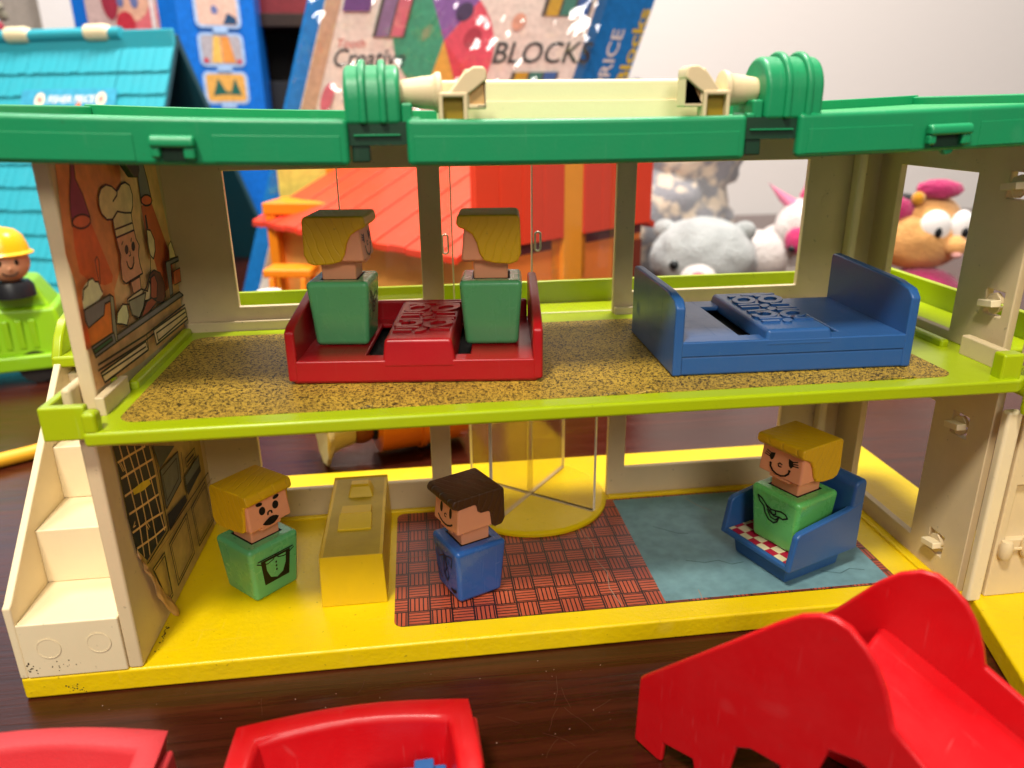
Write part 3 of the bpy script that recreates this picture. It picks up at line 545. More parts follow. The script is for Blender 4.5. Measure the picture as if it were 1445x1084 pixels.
# clear sliding doors upstairs, revolving door downstairs
def pane(name, parent, x0, x1, y0, y1, z0, z1):
    mb = MB(); mb.box(x0, x1, y0, y1, z0, z1)
    o = mb.build(name, [PANE, PANE_EDGE], parent)
    for p in o.data.polygons:
        n = p.normal
        if abs(n.y) < .5: p.material_index = 1
    mr = MB(); e = .035
    for xx in (x0, x1): mr.box(xx - e, xx + e, y0 - .012, y1 + .012, z0, z1)
    mr.build('edge_glint_strip', PANE_EDGE, o, bevel=.02)  # added white strips paint the bright glint along the pane edges
    return o
for x0, x1, hx in ((7.9, 13.12, 12.78), (17.02, 21.95, 17.3)):
    pn = pane('sliding_door', house, x0, x1, 11.42, 11.56, 11.3, 19.0)
    mb = MB(); n = 20
    pts = [(hx + .14 * math.cos(R(a)), 14.95 + (.32 if math.sin(R(a)) > 0 else -.32) + .14 * math.sin(R(a))) for a in range(0, 360, 20)]
    mb.tube([(p[0], 11.38, p[1]) for p in pts + pts[:1]], .05, 6); mb.build('door_handle', plastic('clear_handle', 'd8d2c4', rough=.15, dirt=.02), pn)
mb = MB(); mb.lathe([(4.1, .9), (4.13, 1.12), (4.02, 1.22), (3.9, 1.24), (.01, 1.24)], (16.85, 11.15, 0), 'z', 64)
rv = mb.build('revolving_door', YELLOW, house)
for k, a in enumerate((-38.6, 51.4)):
    v = pane('door_vane', house, -3.85, 3.85, -.07, .07, 1.3, 10.6); v.location = Vector((16.85, 11.15, 0)) * C; v.rotation_euler = (0, 0, R(a))
    if k:
        v.location.z += .00005
    mb = MB(); mb.box(-3.8, 3.8, -.11, .11, 1.2, 1.30 + .01 * k); q = mb.build('vane_channel', plastic('worn_clear_plastic', 'cfb890', rough=.3), rv, bevel=.03); q.location = v.location; q.rotation_euler = v.rotation_euler
mb = MB(); mb.lathe([(.16, 1.2), (.16, 10.5)], (16.85, 11.15, 0), 'z', 16); mb.build('door_axle', clear('clear_axle', (.95, .93, .85), .2, .1), rv)

# stickers: carpets
mb = MB(); mb.prism(rrect(1.05, 31.6, -.55, 9.7, .7), 'z', 11.292, 11.305); cp = mb.build('speckled_carpet_sticker', CARPET, house)
mb = MB()
for cx, l in ((18.3, .5), (19.5, .4), (28.7, .8), (29.6, .35), (9.5, .4)):
    mb.tube([(cx - l, -.5, 11.30), (cx - l * .4, -.55, 11.36), (cx, -.56, 11.40), (cx + l * .4, -.55, 11.37), (cx + l, -.5, 11.30)], .03, 6)
mb.build('carpet_wrinkle', CARPET, house, kind='stuff')
mb = MB(); mb.prism(rrect(9.65, 32.1, .95, 10.35, .4), 'z', .972, .985); mb.build('brick_floor_sticker', BRICK, house)
mb = MB(); mb.prism(rrect(21.25, 31.75, 1.1, 10.2, .05), 'z', .985, .992); mb.build('blue_rug_sticker', RUGBLUE, house)
dd = Decal(lambda a, b, l: (a, b, .985 + l), step=.0005, lift=.008)
wear = flat('sticker_wear', 'a08878', .8)
for pts in ([(19.0, 9.0), (18.9, 7.5), (19.2, 6.0), (19.0, 4.8), (19.3, 3.6), (19.1, 2.4), (19.3, 1.1)], [(25.2, 9.9), (25.6, 9.0), (26.1, 8.3)], [(9.7, 6.1), (11.0, 6.2), (11.5, 6.1)], [(22.9, 1.0), (22.95, 1.7)]):
    dd.line(wear, pts, .035)
stain = flat('rug_stain', '4c6a70', .7)
for pts in ([(23.2, 4.0), (24.0, 3.7), (24.7, 3.8), (25.2, 3.4), (25.8, 3.5)], [(29.0, 2.3), (29.8, 2.0), (30.4, 2.3), (31.0, 2.1)], [(22.6, 7.2), (23.6, 6.4), (24.1, 6.3)]): dd.line(stain, pts, .05)
dd.build('sticker_crease', house)

PRINT = {k: flat('print_' + k, v) for k, v in dict(tan='f5c387', tan2='f5d9a5', orange_bg='f59556', beam='f56c30', beam2='dc6c3e', purple='98385f', slate='858285', slate2='9c987f', mouth='f57446', face='f5a982', cream='f5f5bb', brown='6c3828', brown2='ad5136', white='f5f5c6', orange='f58533', green='306c49', olive='c3a55f', olive2='9c8249', night='1a2430', lattice='e8c382', yel='e1c633', slate3='434e4e', slate4='6c7069').items()}
PRINT['ink'] = INK
def sticker(name, data, extra=()):
    dc = Decal(lambda a, b, l: (xw(.6 + (a - .6) * .95, b) + l, .6 + (a - .6) * .95, b), step=.0022, lift=.012)
    for c, pts in extra: dc.poly(PRINT[c], pts)
    for e in data:
        if e[0] == 'p': dc.poly(PRINT[e[1]], e[2])
        else: dc.line(PRINT[e[1]], e[2], e[3])
    return dc.build(name, house)
sticker('chef_sticker', CHEF)
sticker('kitchen_sticker', KITCHEN, [('olive', [(1.1, 6.8), (10.8, 4.0), (10.8, 10.6), (1.05, 10.6)])])
# torn, curled edge of the kitchen sticker
mb = MB(); path = [(1.22, 5.35), (1.42, 4.95), (1.62, 4.5), (1.85, 4.1), (2.1, 3.65), (2.32, 3.25), (2.55, 2.85), (2.78, 2.45), (3.0, 2.1), (3.2, 1.8), (3.42, 1.5)]; rows = []
rj = random.Random(5)
for i, (y, z) in enumerate(path):
    t = i / (len(path) - 1); w = (.18 + .75 * t) * rj.uniform(.8, 1.2); row = []
    for j in range(5):
        u = j / 4; k = rj.uniform(-.05, .05)
        row.append(mb.V((xw(y, z) + .04 + (.10 + .30 * t) * math.sin(math.pi * (.05 + .55 * u)) + k, y - .05 - w * .8 * u + rj.uniform(-.05, .05), max(1.0, z - w * .55 * u + rj.uniform(-.06, .06)))))
    rows.append(row)
for a, b in zip(rows, rows[1:]):
    for j in range(4): mb.face([a[j], a[j + 1], b[j + 1], b[j]])
fl = mb.build('torn_sticker_flap', flat('torn_paper', 'c79c68', .7), house, sharp=12)
md = fl.modifiers.new('thick', 'SOLIDIFY'); md.thickness = .03 * C

# green roof tray: slightly sagging in the middle
def sag(x, y, z): return (x, y, z + .33 * ((x - 16.5) / 16.5) ** 2)
roofm = MB(); roofm.sbox(-2.6, 36.4, -.95, 12.1, 20.15, 20.6, 26); roofm.warp(sag); roof = roofm.build('roof', GREENT, house, bevel=.05)
for x0, x1 in ((-2.75, 9.55), (11.28, 22.05), (23.78, 36.6)):
    mb = MB(); mb.sbox(x0, x1, -1.2, -.8, 19.40, 20.76, 14); mb.warp(sag); f = mb.build('fascia', GREEN, roof, bevel=.16)
    segs = {(-2.75): [(-2.4, 3.4), (5.6, 9.3)], 11.28: [(11.5, 21.8)], 23.78: [(24.1, 27.7), (30.1, 36.3)]}[x0]
    for a, b in segs:
        mb = MB(); mb.sbox(a, b, -1.225, -1.0, 19.52, 20.28, 8); mb.warp(sag); mb.build('fascia_panel', GREEN, roof, bevel=.02)
for x0, x1 in ((9.4, 11.4), (21.9, 23.95)):
    mb = MB(); mb.box(x0, x1, -1.0, -.6, 20.05, 20.72); mb.build('hinge_recess', plastic('shaded_green_plastic', '07351f', rough=.5), roof)  # darkened roof green paints the shade in the hinge gap
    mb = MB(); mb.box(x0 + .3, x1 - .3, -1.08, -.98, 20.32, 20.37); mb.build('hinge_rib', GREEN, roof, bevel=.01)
    mb = MB(); mb.box(x0 + .2, x0 + .75, -.95, -.4, 19.55, 20.06); mb.build('hinge_lug', plastic('shaded_green_plastic', '07351f', rough=.5), roof, bevel=.06)
mb = MB(); mb.sbox(-2.7, 36.5, 11.85, 12.15, 20.3, 21.02, 26); mb.warp(sag); mb.build('rear_rim', GREEN, roof, bevel=.06)
for x0 in (-2.75, 36.2):
    mb = MB(); mb.sbox(x0, x0 + .35, -1.0, 12, 20.0, 20.95, 2); mb.warp(sag); mb.build('end_rim', GREEN, roof, bevel=.08)
for x0, x1 in ((3.9, 5.15), (28.15, 29.65)):
    mb = MB(); mb.prism([(-1.22, 20.27), (-1.5, 20.25), (-1.58, 20.1), (-1.56, 19.92), (-1.22, 19.92)], 'x', x0, x1)
    mb.box(x0, x0 + .28, -1.5, -1.22, 19.62, 19.95); mb.box(x1 - .34, x1, -1.5, -1.22, 19.58, 19.95); mb.warp(sag)
    lt = mb.build('roof_latch', GREEN, roof, bevel=.09)
    mb = MB(); mb.box(x0 + .28, x1 - .34, -1.30, -1.22, 19.55, 19.92); mb.warp(sag); mb.build('latch_shadow_gap', plastic('shaded_green_plastic', '0a4a2c'), roof)  # dark plate paints the shade in the latch opening
mb = MB(); mb.prism([(28.9, 19.9), (29.55, 19.9), (29.5, 19.55), (29.3, 19.3), (29.1, 19.25), (28.95, 19.4)], 'y', -1.1, -.85); mb.warp(sag); mb.build('roof_tab', GREEN, roof, bevel=.05)
mb = MB(); mb.prism([(5.0, 19.6), (6.9, 19.6), (6.9, 18.95), (6.6, 18.7), (6.1, 18.75)], 'x', .55, .8); mb.build('roof_tab', plastic('shaded_green_plastic', '0a4a2c'), roof, bevel=.05)  # darkened copy of the roof green, shade put into the colour
def arch(y0, y1, z0, z1, n=14):
    r = (y1 - y0) / 2; cy = (y0 + y1) / 2
    return [(y1, z0)] + [(cy + r * math.cos(math.pi * i / n), z1 - r + r * math.sin(math.pi * i / n)) for i in range(n + 1)] + [(y0, z0)]
for k, (x0, x1, ribs, lip) in enumerate(((9.47, 11.15, (9.9, 10.5), (11.15, 11.5)), (22.65, 24.6, (23.25, 23.95), (22.3, 22.65)))):
    mb = MB(); mb.prism(arch(-1.05, 1.0, 20.62, 22.36 + .2 * k), 'x', x0, x1); hb = mb.build('hinge_bracket', GREEN, roof, bevel=.16, seg=4)
    for rx in ribs:
        mb = MB(); mb.prism(arch(-1.17, 1.12, 20.66, 22.52 + .2 * k), 'x', rx, rx + .24); mb.build('bracket_rib', GREEN, hb, bevel=.1, seg=4) if False else mb.build('bracket_rib', GREEN, roof, bevel=.1, seg=4)
    mb = MB(); mb.box(*lip, -.9, .8, 20.62, 21.25); mb.build('bracket_lip', GREEN, roof, bevel=.08)
    lip2 = (11.4, 11.75) if k == 0 else (22.1, 22.4)
    mb = MB(); mb.box(*lip2, -.95, .3, 20.6, 20.85); mb.build('bracket_lip', GREEN, roof, bevel=.08)

# cream carry handle lying between the hinges
mb = MB(); mb.box(12.3, 21.7, 1.0, 1.4, 20.5, 21.95)
hd = mb.build('carry_handle', plastic('handle_cream', 'f0e0b2', rough=.4, dirt=.08), house, bevel=.12)
mb = MB(); mb.box(12.5, 21.5, .94, 1.1, 20.62, 21.3); mb.build('handle_step', plastic('handle_cream', 'f0e0b2'), hd, bevel=.03)
for sgn, x0 in ((1, 11.1), (-1, 22.8)):
    mb = MB(); mb.lathe([(.36, 0), (.38, .1), (.48, .75), (.50, 1.0), (.55, 1.1), (.6, 1.16), (.6, 1.3), (.48, 1.34)], (0, 0, 0), 'x', 24)
    sh = mb.build('handle_shaft', CREAM, hd); sh.location = Vector((x0, -.1, 21.55)) * C; sh.scale = (sgn, 1, 1)
    X = lambda a: x0 + sgn * a
    mb = MB(); mb.plate('y', -.75, -.15, *sorted((X(1.2), X(2.1))), 20.62, 21.55, [(*sorted((X(1.34), X(1.96))), 20.5, 21.4)]); mb.build('handle_clip', CREAM, hd, bevel=.06)
    mb = MB(); mb.box(*sorted((X(1.3), X(2.0))), -.5, -.2, 20.6, 21.42); mb.build('clip_pad', OLIVE, hd)
    mb = MB(); mb.prism([(X(1.5), 21.5), (X(2.0), 22.1), (X(2.3), 22.28), (X(2.6), 22.28), (X(2.7), 22.15), (X(2.7), 21.9), (X(2.3), 21.6), (X(2.0), 21.4)], 'y', -.7, .1); mb.build('clip_arm', CREAM, hd, bevel=.07)
    mb = MB(); mb.plate('y', -.62, .2, *sorted((X(2.02), X(2.68))), 21.05, 22.2, [(*sorted((X(2.16), X(2.62))), 21.2, 22.05)]); mb.build('clip_frame', CREAM, hd, bevel=.05)
    mb = MB(); mb.box(*sorted((X(2.1), X(2.64))), -.52, .0, 21.1, 22.1); mb.build('clip_pad', plastic('clip_inner', 'cda468', rough=.6, dirt=.5), hd)

# ------------------------------------------------------------------ the hinged wing folded open at the right
wing = thing('toy_house_wing', 'hinged cream wing of the play house swung open at the right edge', 'toy house', (34.35, -.75, 0))
W = lambda x, y, z: (x - 34.35, y + .75, z)
mb = MB(); mb.prism([(0, 0), (-2.9, -8.8), (9, -12.5), (13, 0), (13, 1.2), (.4, 1.2)], 'z', 0, .97); mb.build('base', YELLOW, wing, bevel=.12)
mb = MB(); mb.plate('y', .25, .6, .62, 13, .97, 9.95, [(1.0, 3.2, 3.75, 6.3), (6, 11, 3, 9)]); ww = mb.build('wall', CREAM, wing, bevel=.07)
mb = MB(); mb.box(.95, 3.3, .5, .7, 3.6, 6.4); mb.build('recess_back', CREAM, wing)
for dx, dz in ((1.0, 3.35), (2.0, 3.4)):
    mb = MB(); mb.lathe([(.02, -.44), (.2, -.4), (.27, -.25), (.27, .25), (.2, .4), (.02, .44)], (dx, .12, dz), 'z', 16); mb.build('peg', CREAM, wing)
mb = MB(); mb.box(1.0, 2.0, .08, .2, 3.3, 3.42); mb.build('peg_bridge', CREAM, wing, bevel=.03)
mb = MB(); mb.box(-.32, .34, .05, .5, .9, 9.7); mb.build('hinge_column', CREAM2, wing, bevel=.14)
mb = MB(); mb.prism([(.15, -.6), (13, -.6), (13, 2), (.15, 2)], 'z', 10.25, 10.95); mb.build('upper_floor', LIME, wing, bevel=.15)
for x in (-.28, .18):
    mb = MB(); mb.lathe([(.02, 9.72), (.16, 9.8), (.2, 9.95), (.2, 11.1), (.05, 11.25)], (x + .25, -.35, 0), 'z', 14); mb.build('hinge_pin', LIME, wing)
mb = MB(); mb.plate('y', .3, .65, .1, 13, 11.6, 19.7, [(4, 11, 13, 18.6)]); mb.build('upper_wall', CREAM, wing, bevel=.07)
mb = MB(); mb.box(.3, 1.2, .6, .75, 10.9, 11.7); mb.build('clear_tab', PANE, wing)
dc = Decal(lambda a, b, l: (a, b, .97 + l), lift=.008); dc.poly(flat('wing_rug_edge', 'c0b020'), rrect(1.05, 8, -4.2, -1.05, .7)); dc.poly(flat('wing_rug', '9c3428'), rrect(1.2, 7.8, -4.1, -1.2, .6))
rk = random.Random(3)
for k in range(150):
    x, y, a = rk.uniform(1.4, 4), rk.uniform(-3.9, -1.4), rk.uniform(0, 6.3); dc.line(INK, [(x, y), (x + .12 * math.cos(a), y + .12 * math.sin(a))], .05)
dc.build('rug_sticker', wing)

# ------------------------------------------------------------------ block-headed toy figures (front = -y)
def figure(label, loc, rz, body_mat, hair_mat, style, head_turn=0, k=.89):
    t = thing('toy_figure', label, 'toy figure', loc, rz, 'block-headed toy people')
    mb = MB()
    mb.taper(0, 0, 1.18, 1.38, 0, 2.66)
    mb.build('body', body_mat, t, bevel=.22, seg=5)
    mb = MB(); mb.box(-.84, .84, -.84, .84, 2.6, 2.668); mb.build('neck_gap_shade', DARK, t)  # dark plate paints the shade of the gap round the neck
    mb = MB(); mb.taper(0, 0, .74, .77, 2.25, 3.7); mb.build('neck', SKIN, t, bevel=.08)
    mb = MB(); mb.taper(0, 0, 1.28, 1.22, 3.02, 4.98, 1.36, 1.16)
    hd = mb.build('head', SKIN, t, bevel=.13, seg=4)
    mb = MB(); mb.box(-.62, .62, -1.3, -.85, 2.86, 3.12); mb.build('chin', SKIN, hd, bevel=.06)
    if style == 'cook':
        pr = [(-1.42, 5.12), (-1.3, 5.2), (1.25, 5.2), (1.42, 5.05), (1.46, 3.3), (1.3, 2.95), (.9, 2.85), (-.2, 2.88), (-.85, 2.95), (-1.02, 3.15), (-1.08, 3.9), (-1.1, 4.35), (-1.2, 4.55), (-1.42, 4.6), (-1.5, 4.75)]
    elif style == 'man':
        pr = [(-1.5, 5.18), (1.3, 5.2), (1.45, 5.05), (1.48, 3.35), (1.3, 3.0), (.85, 2.95), (.68, 3.1), (.62, 3.85), (.5, 4.0), (.0, 4.02), (-.12, 4.15), (-.18, 4.5), (-.35, 4.6), (-1.3, 4.55), (-1.62, 4.72), (-1.65, 4.95)]
    else:
        pr = [(-1.5, 5.16), (-1.35, 5.2), (1.25, 5.2), (1.4, 5.05), (1.45, 3.4), (1.28, 3.0), (.95, 2.88), (.2, 2.92), (-.3, 3.05), (-.5, 3.4), (-.62, 3.9), (-.82, 4.3), (-1.15, 4.52), (-1.42, 4.62), (-1.55, 4.78)]
    mb = MB(); mb.prism(pr, 'x', -1.4, 1.4); hr = mb.build('hair', hair_mat, hd, bevel=.13, seg=4)
    hd.rotation_euler = (0, 0, R(head_turn)); hd.scale = (.92, .92, .82); hd.location.z = 5.2 * .18 * C; t.scale = (k, k, min(1, k + .09))
    # printed face, on the flat front of the head
    fy = lambda a, b, l: (a * 1.35, -1.16 - (4.98 - (3.66 + (b - 3.75) * 1.12)) / 1.96 * .2 - l, 3.66 + (b - 3.75) * 1.12)
    d = Decal(fy, step=.002, lift=.012)
    if style == 'cook':
        for s in (-1, 1):
            d.poly(INK, oval(s * .3, 4.02, .14, .2)); d.poly(INK, oval(s * .38, 4.38, .15, .09, rot=s * .25))
        d.line(INK, [(-.09, 3.72), (-.08, 3.82), (0, 3.87), (.08, 3.82), (.09, 3.72)], .07)
        d.poly(INK, [(-.4, 3.38), (-.22, 3.5), (-.05, 3.58), (.1, 3.58), (.25, 3.52), (.36, 3.42), (.26, 3.3), (.1, 3.2), (-.1, 3.2), (-.28, 3.28)])
    elif style == 'man':
        for s in (-1, 1):
            d.poly(INK, oval(s * .36, 4.05, .1, .27)); d.line(INK, [(s * .22, 4.42), (s * .36, 4.4), (s * .5, 4.46)], .07)
        d.line(INK, [(.07, 3.86), (-.03, 3.88), (-.09, 3.8), (-.05, 3.71), (.05, 3.72)], .05)
        d.line(INK, [(-.55, 3.58), (-.4, 3.45), (-.2, 3.36), (0, 3.33), (.2, 3.36), (.4, 3.45), (.55, 3.58)], .08)
    else:
        for s in (-1, 1):
            d.poly(INK, [(s * .3, 4.3), (s * .48, 4.25), (s * .55, 4.05), (s * .45, 3.88), (s * .36, 3.95), (s * .32, 4.1)])
            for k in range(3): d.line(INK, [(s * .45, 4.2 - .09 * k), (s * (.68 + .03 * k), 4.3 - .11 * k)], .05)
        d.line(INK, [(.07, 3.88), (-.03, 3.92), (-.1, 3.84), (-.06, 3.74), (.05, 3.75)], .05)
        d.line(INK, [(-.42, 3.72), (-.4, 3.58), (-.28, 3.42), (-.1, 3.33), (.1, 3.33), (.28, 3.42), (.4, 3.58), (.42, 3.72)], .08)
        d.poly(INK, oval(-.42, 3.74, .06, .06, 8)); d.poly(INK, oval(.42, 3.74, .06, .06, 8))
    d.build('face_print', hd)
    d = Decal(lambda a, b, l: (a * 1.12, -1.18 - (b * 1.05 - .2) / 2.66 * .20 - l, b * 1.05 - .2), step=.002, lift=.012)
    if style == 'cook':
        d.poly(INK, [(-.72, 2.05), (.72, 2.05), (.6, .85), (-.6, .85)])
        d.poly(body_mat, [(-.5, 1.95), (.5, 1.95), (.46, 1.5), (.3, 1.12), (0, .98), (-.3, 1.12), (-.46, 1.5)])
        d.line(INK, [(-.9, 2.02), (-.7, 1.9), (-.4, 1.82), (-.12, 1.9), (0, 2.08), (.12, 1.9), (.4, 1.82), (.7, 1.9), (.9, 2.02)], .05); d.line(INK, [(-.85, 2.1), (.85, 2.1)], .06)
        for k in range(3): d.poly(INK, oval(0, 1.72 - .18 * k, .045, .06, 8))
    elif style == 'man':
        d.line(INK, [(-.75, 2.3), (-.6, 1.75), (-.05, 2.1), (-.75, 2.3)], .05); d.line(INK, [(.75, 2.3), (.6, 1.75), (.05, 2.1), (.75, 2.3)], .05)
        d.line(INK, [(-.08, 2.05), (-.25, 1.1), (0, .8), (.22, 1.1), (.08, 2.05)], .06); d.line(INK, [(-.02, 2.0), (.1, 1.5), (-.12, 1.2), (.05, .9)], .05)
        d.line(INK, [(-.95, 1.2), (-.7, .85), (-.5, .7)], .07); d.poly(INK, [(.3, .55), (.6, .5), (.85, .65), (.9, .8), (.6, .7), (.35, .66)])
    else:
        d.line(INK, [(-.8, 2.3), (-.6, 2.22), (-.35, 2.0), (-.1, 1.9), (.15, 1.95), (.4, 2.02), (.62, 1.98), (.72, 1.85), (.5, 1.7), (.3, 1.72)], .07)
        d.line(INK, [(-.8, 2.3), (-.7, 2.05), (-.48, 1.9), (-.4, 1.6), (-.2, 1.36), (.05, 1.32), (.22, 1.45), (.3, 1.72), (.05, 1.66), (-.15, 1.75), (-.35, 1.98)], .07)
        d.line(INK, [(-.3, 1.8), (-.1, 1.52), (.15, 1.5), (.28, 1.68)], .06); d.line(INK, [(-.15, 1.86), (.0, 1.7), (.15, 1.78), (.12, 1.92)], .06)
    d.build('shirt_print', t)
    return t
# front direction -y turned by rz: rz=90 faces +x, rz=-90 faces -x
figure('blond figure in green apron, open round mouth, standing beside the yellow counter', (3.72, 4.98, .972), 45, FGREEN, BLOND, 'cook', 4, .93)
figure('brown-haired figure in blue suit with printed tie standing on the brick floor', (12.98, 3.5, .99), -66, FBLUE, BROWN, 'man', 2)
figure('smiling blond figure in green sitting in the blue armchair downstairs', (27.8, 3.35, 2.24), -66, plastic('figure_bright_green', '62be64', rough=.26, dirt=.08, coat=.4), BLOND, 'woman', 0, .98)
figure('blond figure in green on the left seat of the red double seat, facing right', (8.42, 5.15, 12.24), 82, FGREEN, BLOND, 'woman')
figure('blond figure in green on the right seat of the red double seat, facing left', (14.3, 4.35, 12.24), -97, FGREEN, BLOND, 'woman')

# ------------------------------------------------------------------ double seats with a raised table between
def double_seat(label, loc, rz, mt, hs, seam):
    t = thing('double_seat', label, 'toy seat', loc, rz, 'moulded double seats upstairs')
    if seam:
        mb = MB(); mb.box(0, 9.4, 0, 6.3, 0, .80); mb.build('lower_tray', mt, t, bevel=.12)
    else:
        mb = MB(); mb.box(.06, 9.34, .03, 6.27, 0, .3); mb.build('lower_tray', mt, t, bevel=.12)
    z0 = .78 if seam else .12
    mb = MB(); mb.plate('z', z0, hs - .12, .02, 9.38, -.028, 6.318, [(.3, 9.1, .3, 6.0)]); mb.build('seat_skirt', mt, t, bevel=.03)
    mb = MB(); mb.plate('z', hs - .2, hs, .02, 9.38, -.03, 6.32, [(2.75, 3.5, .75, 5.2), (6.2, 6.75, .75, 5.2)]); mb.build('seat', mt, t, bevel=.07)
    mb = MB(); mb.box(.35, 9.05, .4, 5.9, hs - .5, hs - .46); mb.build('slot_shade', DARK, t)  # black sheet paints the shade seen down the seat slots
    for k, (x0, x1) in enumerate(((-.1, .28), (9.12, 9.5))):
        pr = [(-.06, .02), (6.33, .02), (6.33, 3.0 + .3 * k), (6.2, 3.12 + .3 * k), (1.2, 3.12 + .15 * k), (.25, 3.0 + .1 * k), (-.06, 2.7 + .1 * k)] if seam else [(-.06, z0), (6.33, z0), (6.33, 2.8), (6.2, 2.95), (4.8, 2.95), (.35, 2.25), (-.06, 2.05)]
        mb = MB(); mb.prism(pr, 'x', x0, x1); mb.build('end_panel', mt, t, bevel=.13)
    if not seam:
        mb = MB(); mb.box(.3, 9.1, 6.0, 6.3, hs - .1, 1.75); mb.build('back_panel', mt, t, bevel=.1)
    mb = MB(); mb.hexa([(3.45, -.06, hs - .3), (6.25, -.06, hs - .3), (6.25, 6.3, hs - .3), (3.45, 6.3, hs - .3), (3.58, .05, 1.72), (6.1, .05, 1.72), (6.1, 6.2, 1.72), (3.58, 6.2, 1.72)])
    cn = mb.build('table', mt, t, bevel=.14)
    mb = MB()
    for kind, pts in EMBOSS:
        pts = [(3.55 + (x - 3.5) * .94, .35 + (y - .2) * .93) for x, y in pts]
        if kind == 'bar':
            for (a0, b0), (a1, b1) in zip(pts, pts[1:]):
                dx, dy = a1 - a0, b1 - b0; l = math.hypot(dx, dy); nx, ny = -dy / l * .1, dx / l * .1
                mb.prism([(a0 - nx, b0 - ny), (a1 - nx, b1 - ny), (a1 + nx, b1 + ny), (a0 + nx, b0 + ny)], 'z', 1.70, 1.80)
        elif kind == 'ring':
            cx = sum(p[0] for p in pts) / len(pts); cy = sum(p[1] for p in pts) / len(pts); n = len(pts)
            inn = [(cx + (x - cx) * .55, cy + (y - cy) * .55) for x, y in pts]
            for i in range(n):
                j = (i + 1) % n; mb.prism([pts[i], pts[j], inn[j], inn[i]], 'z', 1.70, 1.81)
        else: mb.prism(pts, 'z', 1.70, 1.79)
    bmesh.ops.remove_doubles(mb.bm, verts=mb.bm.verts, dist=1e-6)
    mb.build('embossed_ornament', mt, cn)
    return t
double_seat('red double seat with embossed table, two figures sitting in it', (6.45, 2.35, 11.31), -6.4, REDD, .92, False)
double_seat('empty blue double seat with embossed table on the upper floor', (20.95, 1.0, 11.31), -1.6, BLUE, 1.36, True)

# ------------------------------------------------------------------ yellow counter
t = thing('shop_counter', 'pale yellow counter with moulded till and book between the two standing figures', 'counter', (7.95, 6.55, .972))
mb = MB(); mb.taper(0, 0, 1.40, 1.33, 0, 2.45, 3.8, 3.75); 
top = max(mb.bm.faces, key=lambda f: f.calc_center_median().z)
bmesh.ops.inset_region(mb.bm, faces=[top], thickness=.14 * C); 
for v in top.verts: v.co.z -= .10 * C
mb.build('cabinet', YELLOW2, t, bevel=.05)
mb = MB(); mb.box(-1.18, 1.18, -3.6, 3.6, 2.30, 2.358); mb.build('counter_top', plastic('stained_yellow_plastic', 'c0a320', rough=.5, dirt=.5), t)
mb = MB(); mb.taper(.1, 2.1, .62, .45, 2.3, 2.85, .55, .3); till = mb.build('till', YELLOW2, t, bevel=.06)
mb = MB(); mb.box(-.35, .5, 1.85, 2.3, 2.83, 2.93); mb.build('till_bar', YELLOW2, till, bevel=.04)
mb = MB(); mb.hexa([(-.75, -1.55, 2.3), (.75, -1.55, 2.3), (.75, -.45, 2.3), (-.75, -.45, 2.3), (-.75, -1.55, 2.45), (.75, -1.55, 2.45), (.75, -.45, 2.62), (-.75, -.45, 2.62)]); mb.build('book', YELLOW2, t, bevel=.04)
mb = MB(); mb.hexa([(-.7, -.42, 2.3), (.7, -.42, 2.3), (.7, .55, 2.3), (-.7, .55, 2.3), (-.7, -.42, 2.62), (.7, -.42, 2.62), (.7, .55, 2.50), (-.7, .55, 2.50)]); mb.build('book', YELLOW2, t, bevel=.04)

# ------------------------------------------------------------------ blue armchair (front = -y before turning)
t = thing('toy_armchair', 'blue plastic armchair with red checked seat pad downstairs', 'armchair', (27.95, 3.65, .993), -69)
mb = MB(); mb.taper(0, -.05, 1.55, 1.65, 0, 1.0, 1.65, 1.8); mb.build('pedestal', BLUE, t, bevel=.1)
mb = MB(); mb.box(-2.0, 2.0, -2.2, 2.05, .95, 1.22); mb.build('seat', BLUE, t, bevel=.08)
for x0, x1 in ((-2.12, -1.8), (1.8, 2.12)):
    mb = MB(); mb.prism([(-2.25, .97), (2.1, .97), (2.1, 3.5), (1.2, 3.2), (-1.75, 2.8), (-1.95, 2.65)], 'x', x0, x1); mb.build('arm', BLUE, t, bevel=.1)
mb = MB(); mb.prism([(1.3, .99), (2.15, .99), (2.2, 4.3), (2.1, 4.5), (1.7, 4.5), (1.45, 4.3), (1.35, 3.1)], 'x', -2.1, 2.1); mb.build('backrest', BLUE, t, bevel=.16)
mb = MB(); mb.box(-1.76, 1.76, -2.02, 1.25, 1.22, 1.245); mb.build('seat_pad', PAD, t)

# ------------------------------------------------------------------ red foreground toys
a = R(50); dx, dy = math.cos(a), -math.sin(a)
t = thing('toy_slide', 'large red plastic slide with humped side walls and notched feet, nearest right', 'toy slide', (18.65, -6, 0), -50)
near = [(.3, .0), (.09, .0), (-.83, .28), (-.74, 2.95), (-.6, 3.12), (2.24, 5.99), (3.62, 7.42), (4.2, 7.95), (4.7, 8.22), (5.1, 8.28), (5.5, 8.18), (5.95, 7.8), (6.3, 7.38), (6.62, 6.75), (6.8, 6.2), (6.95, 5.75), (7.86, 5.05), (9.5, 3.9), (12, 2.2), (12, 0), (8.9, 0), (8.9, 3.2), (6.29, 4.2), (5.5, 4.05), (5.3, 3.2), (5.2, 0), (4.2, 0), (4.2, 2.6), (3.3, 2.6), (2.85, 2.35), (2.7, 1.36), (2.6, 0), (1.6, 0), (1.4, .9), (.35, .82)]
far = [(2.6, 0), (2.75, 4.3), (2.97, 4.75), (3.9, 5.8), (4.98, 7.32), (5.51, 7.88), (6.04, 8.2), (6.5, 8.25), (6.91, 8.05), (7.35, 7.68), (7.71, 7.15), (7.98, 6.5), (8.14, 5.91), (9.16, 5.36), (11, 4.2), (14, 2.2), (14, 0)]
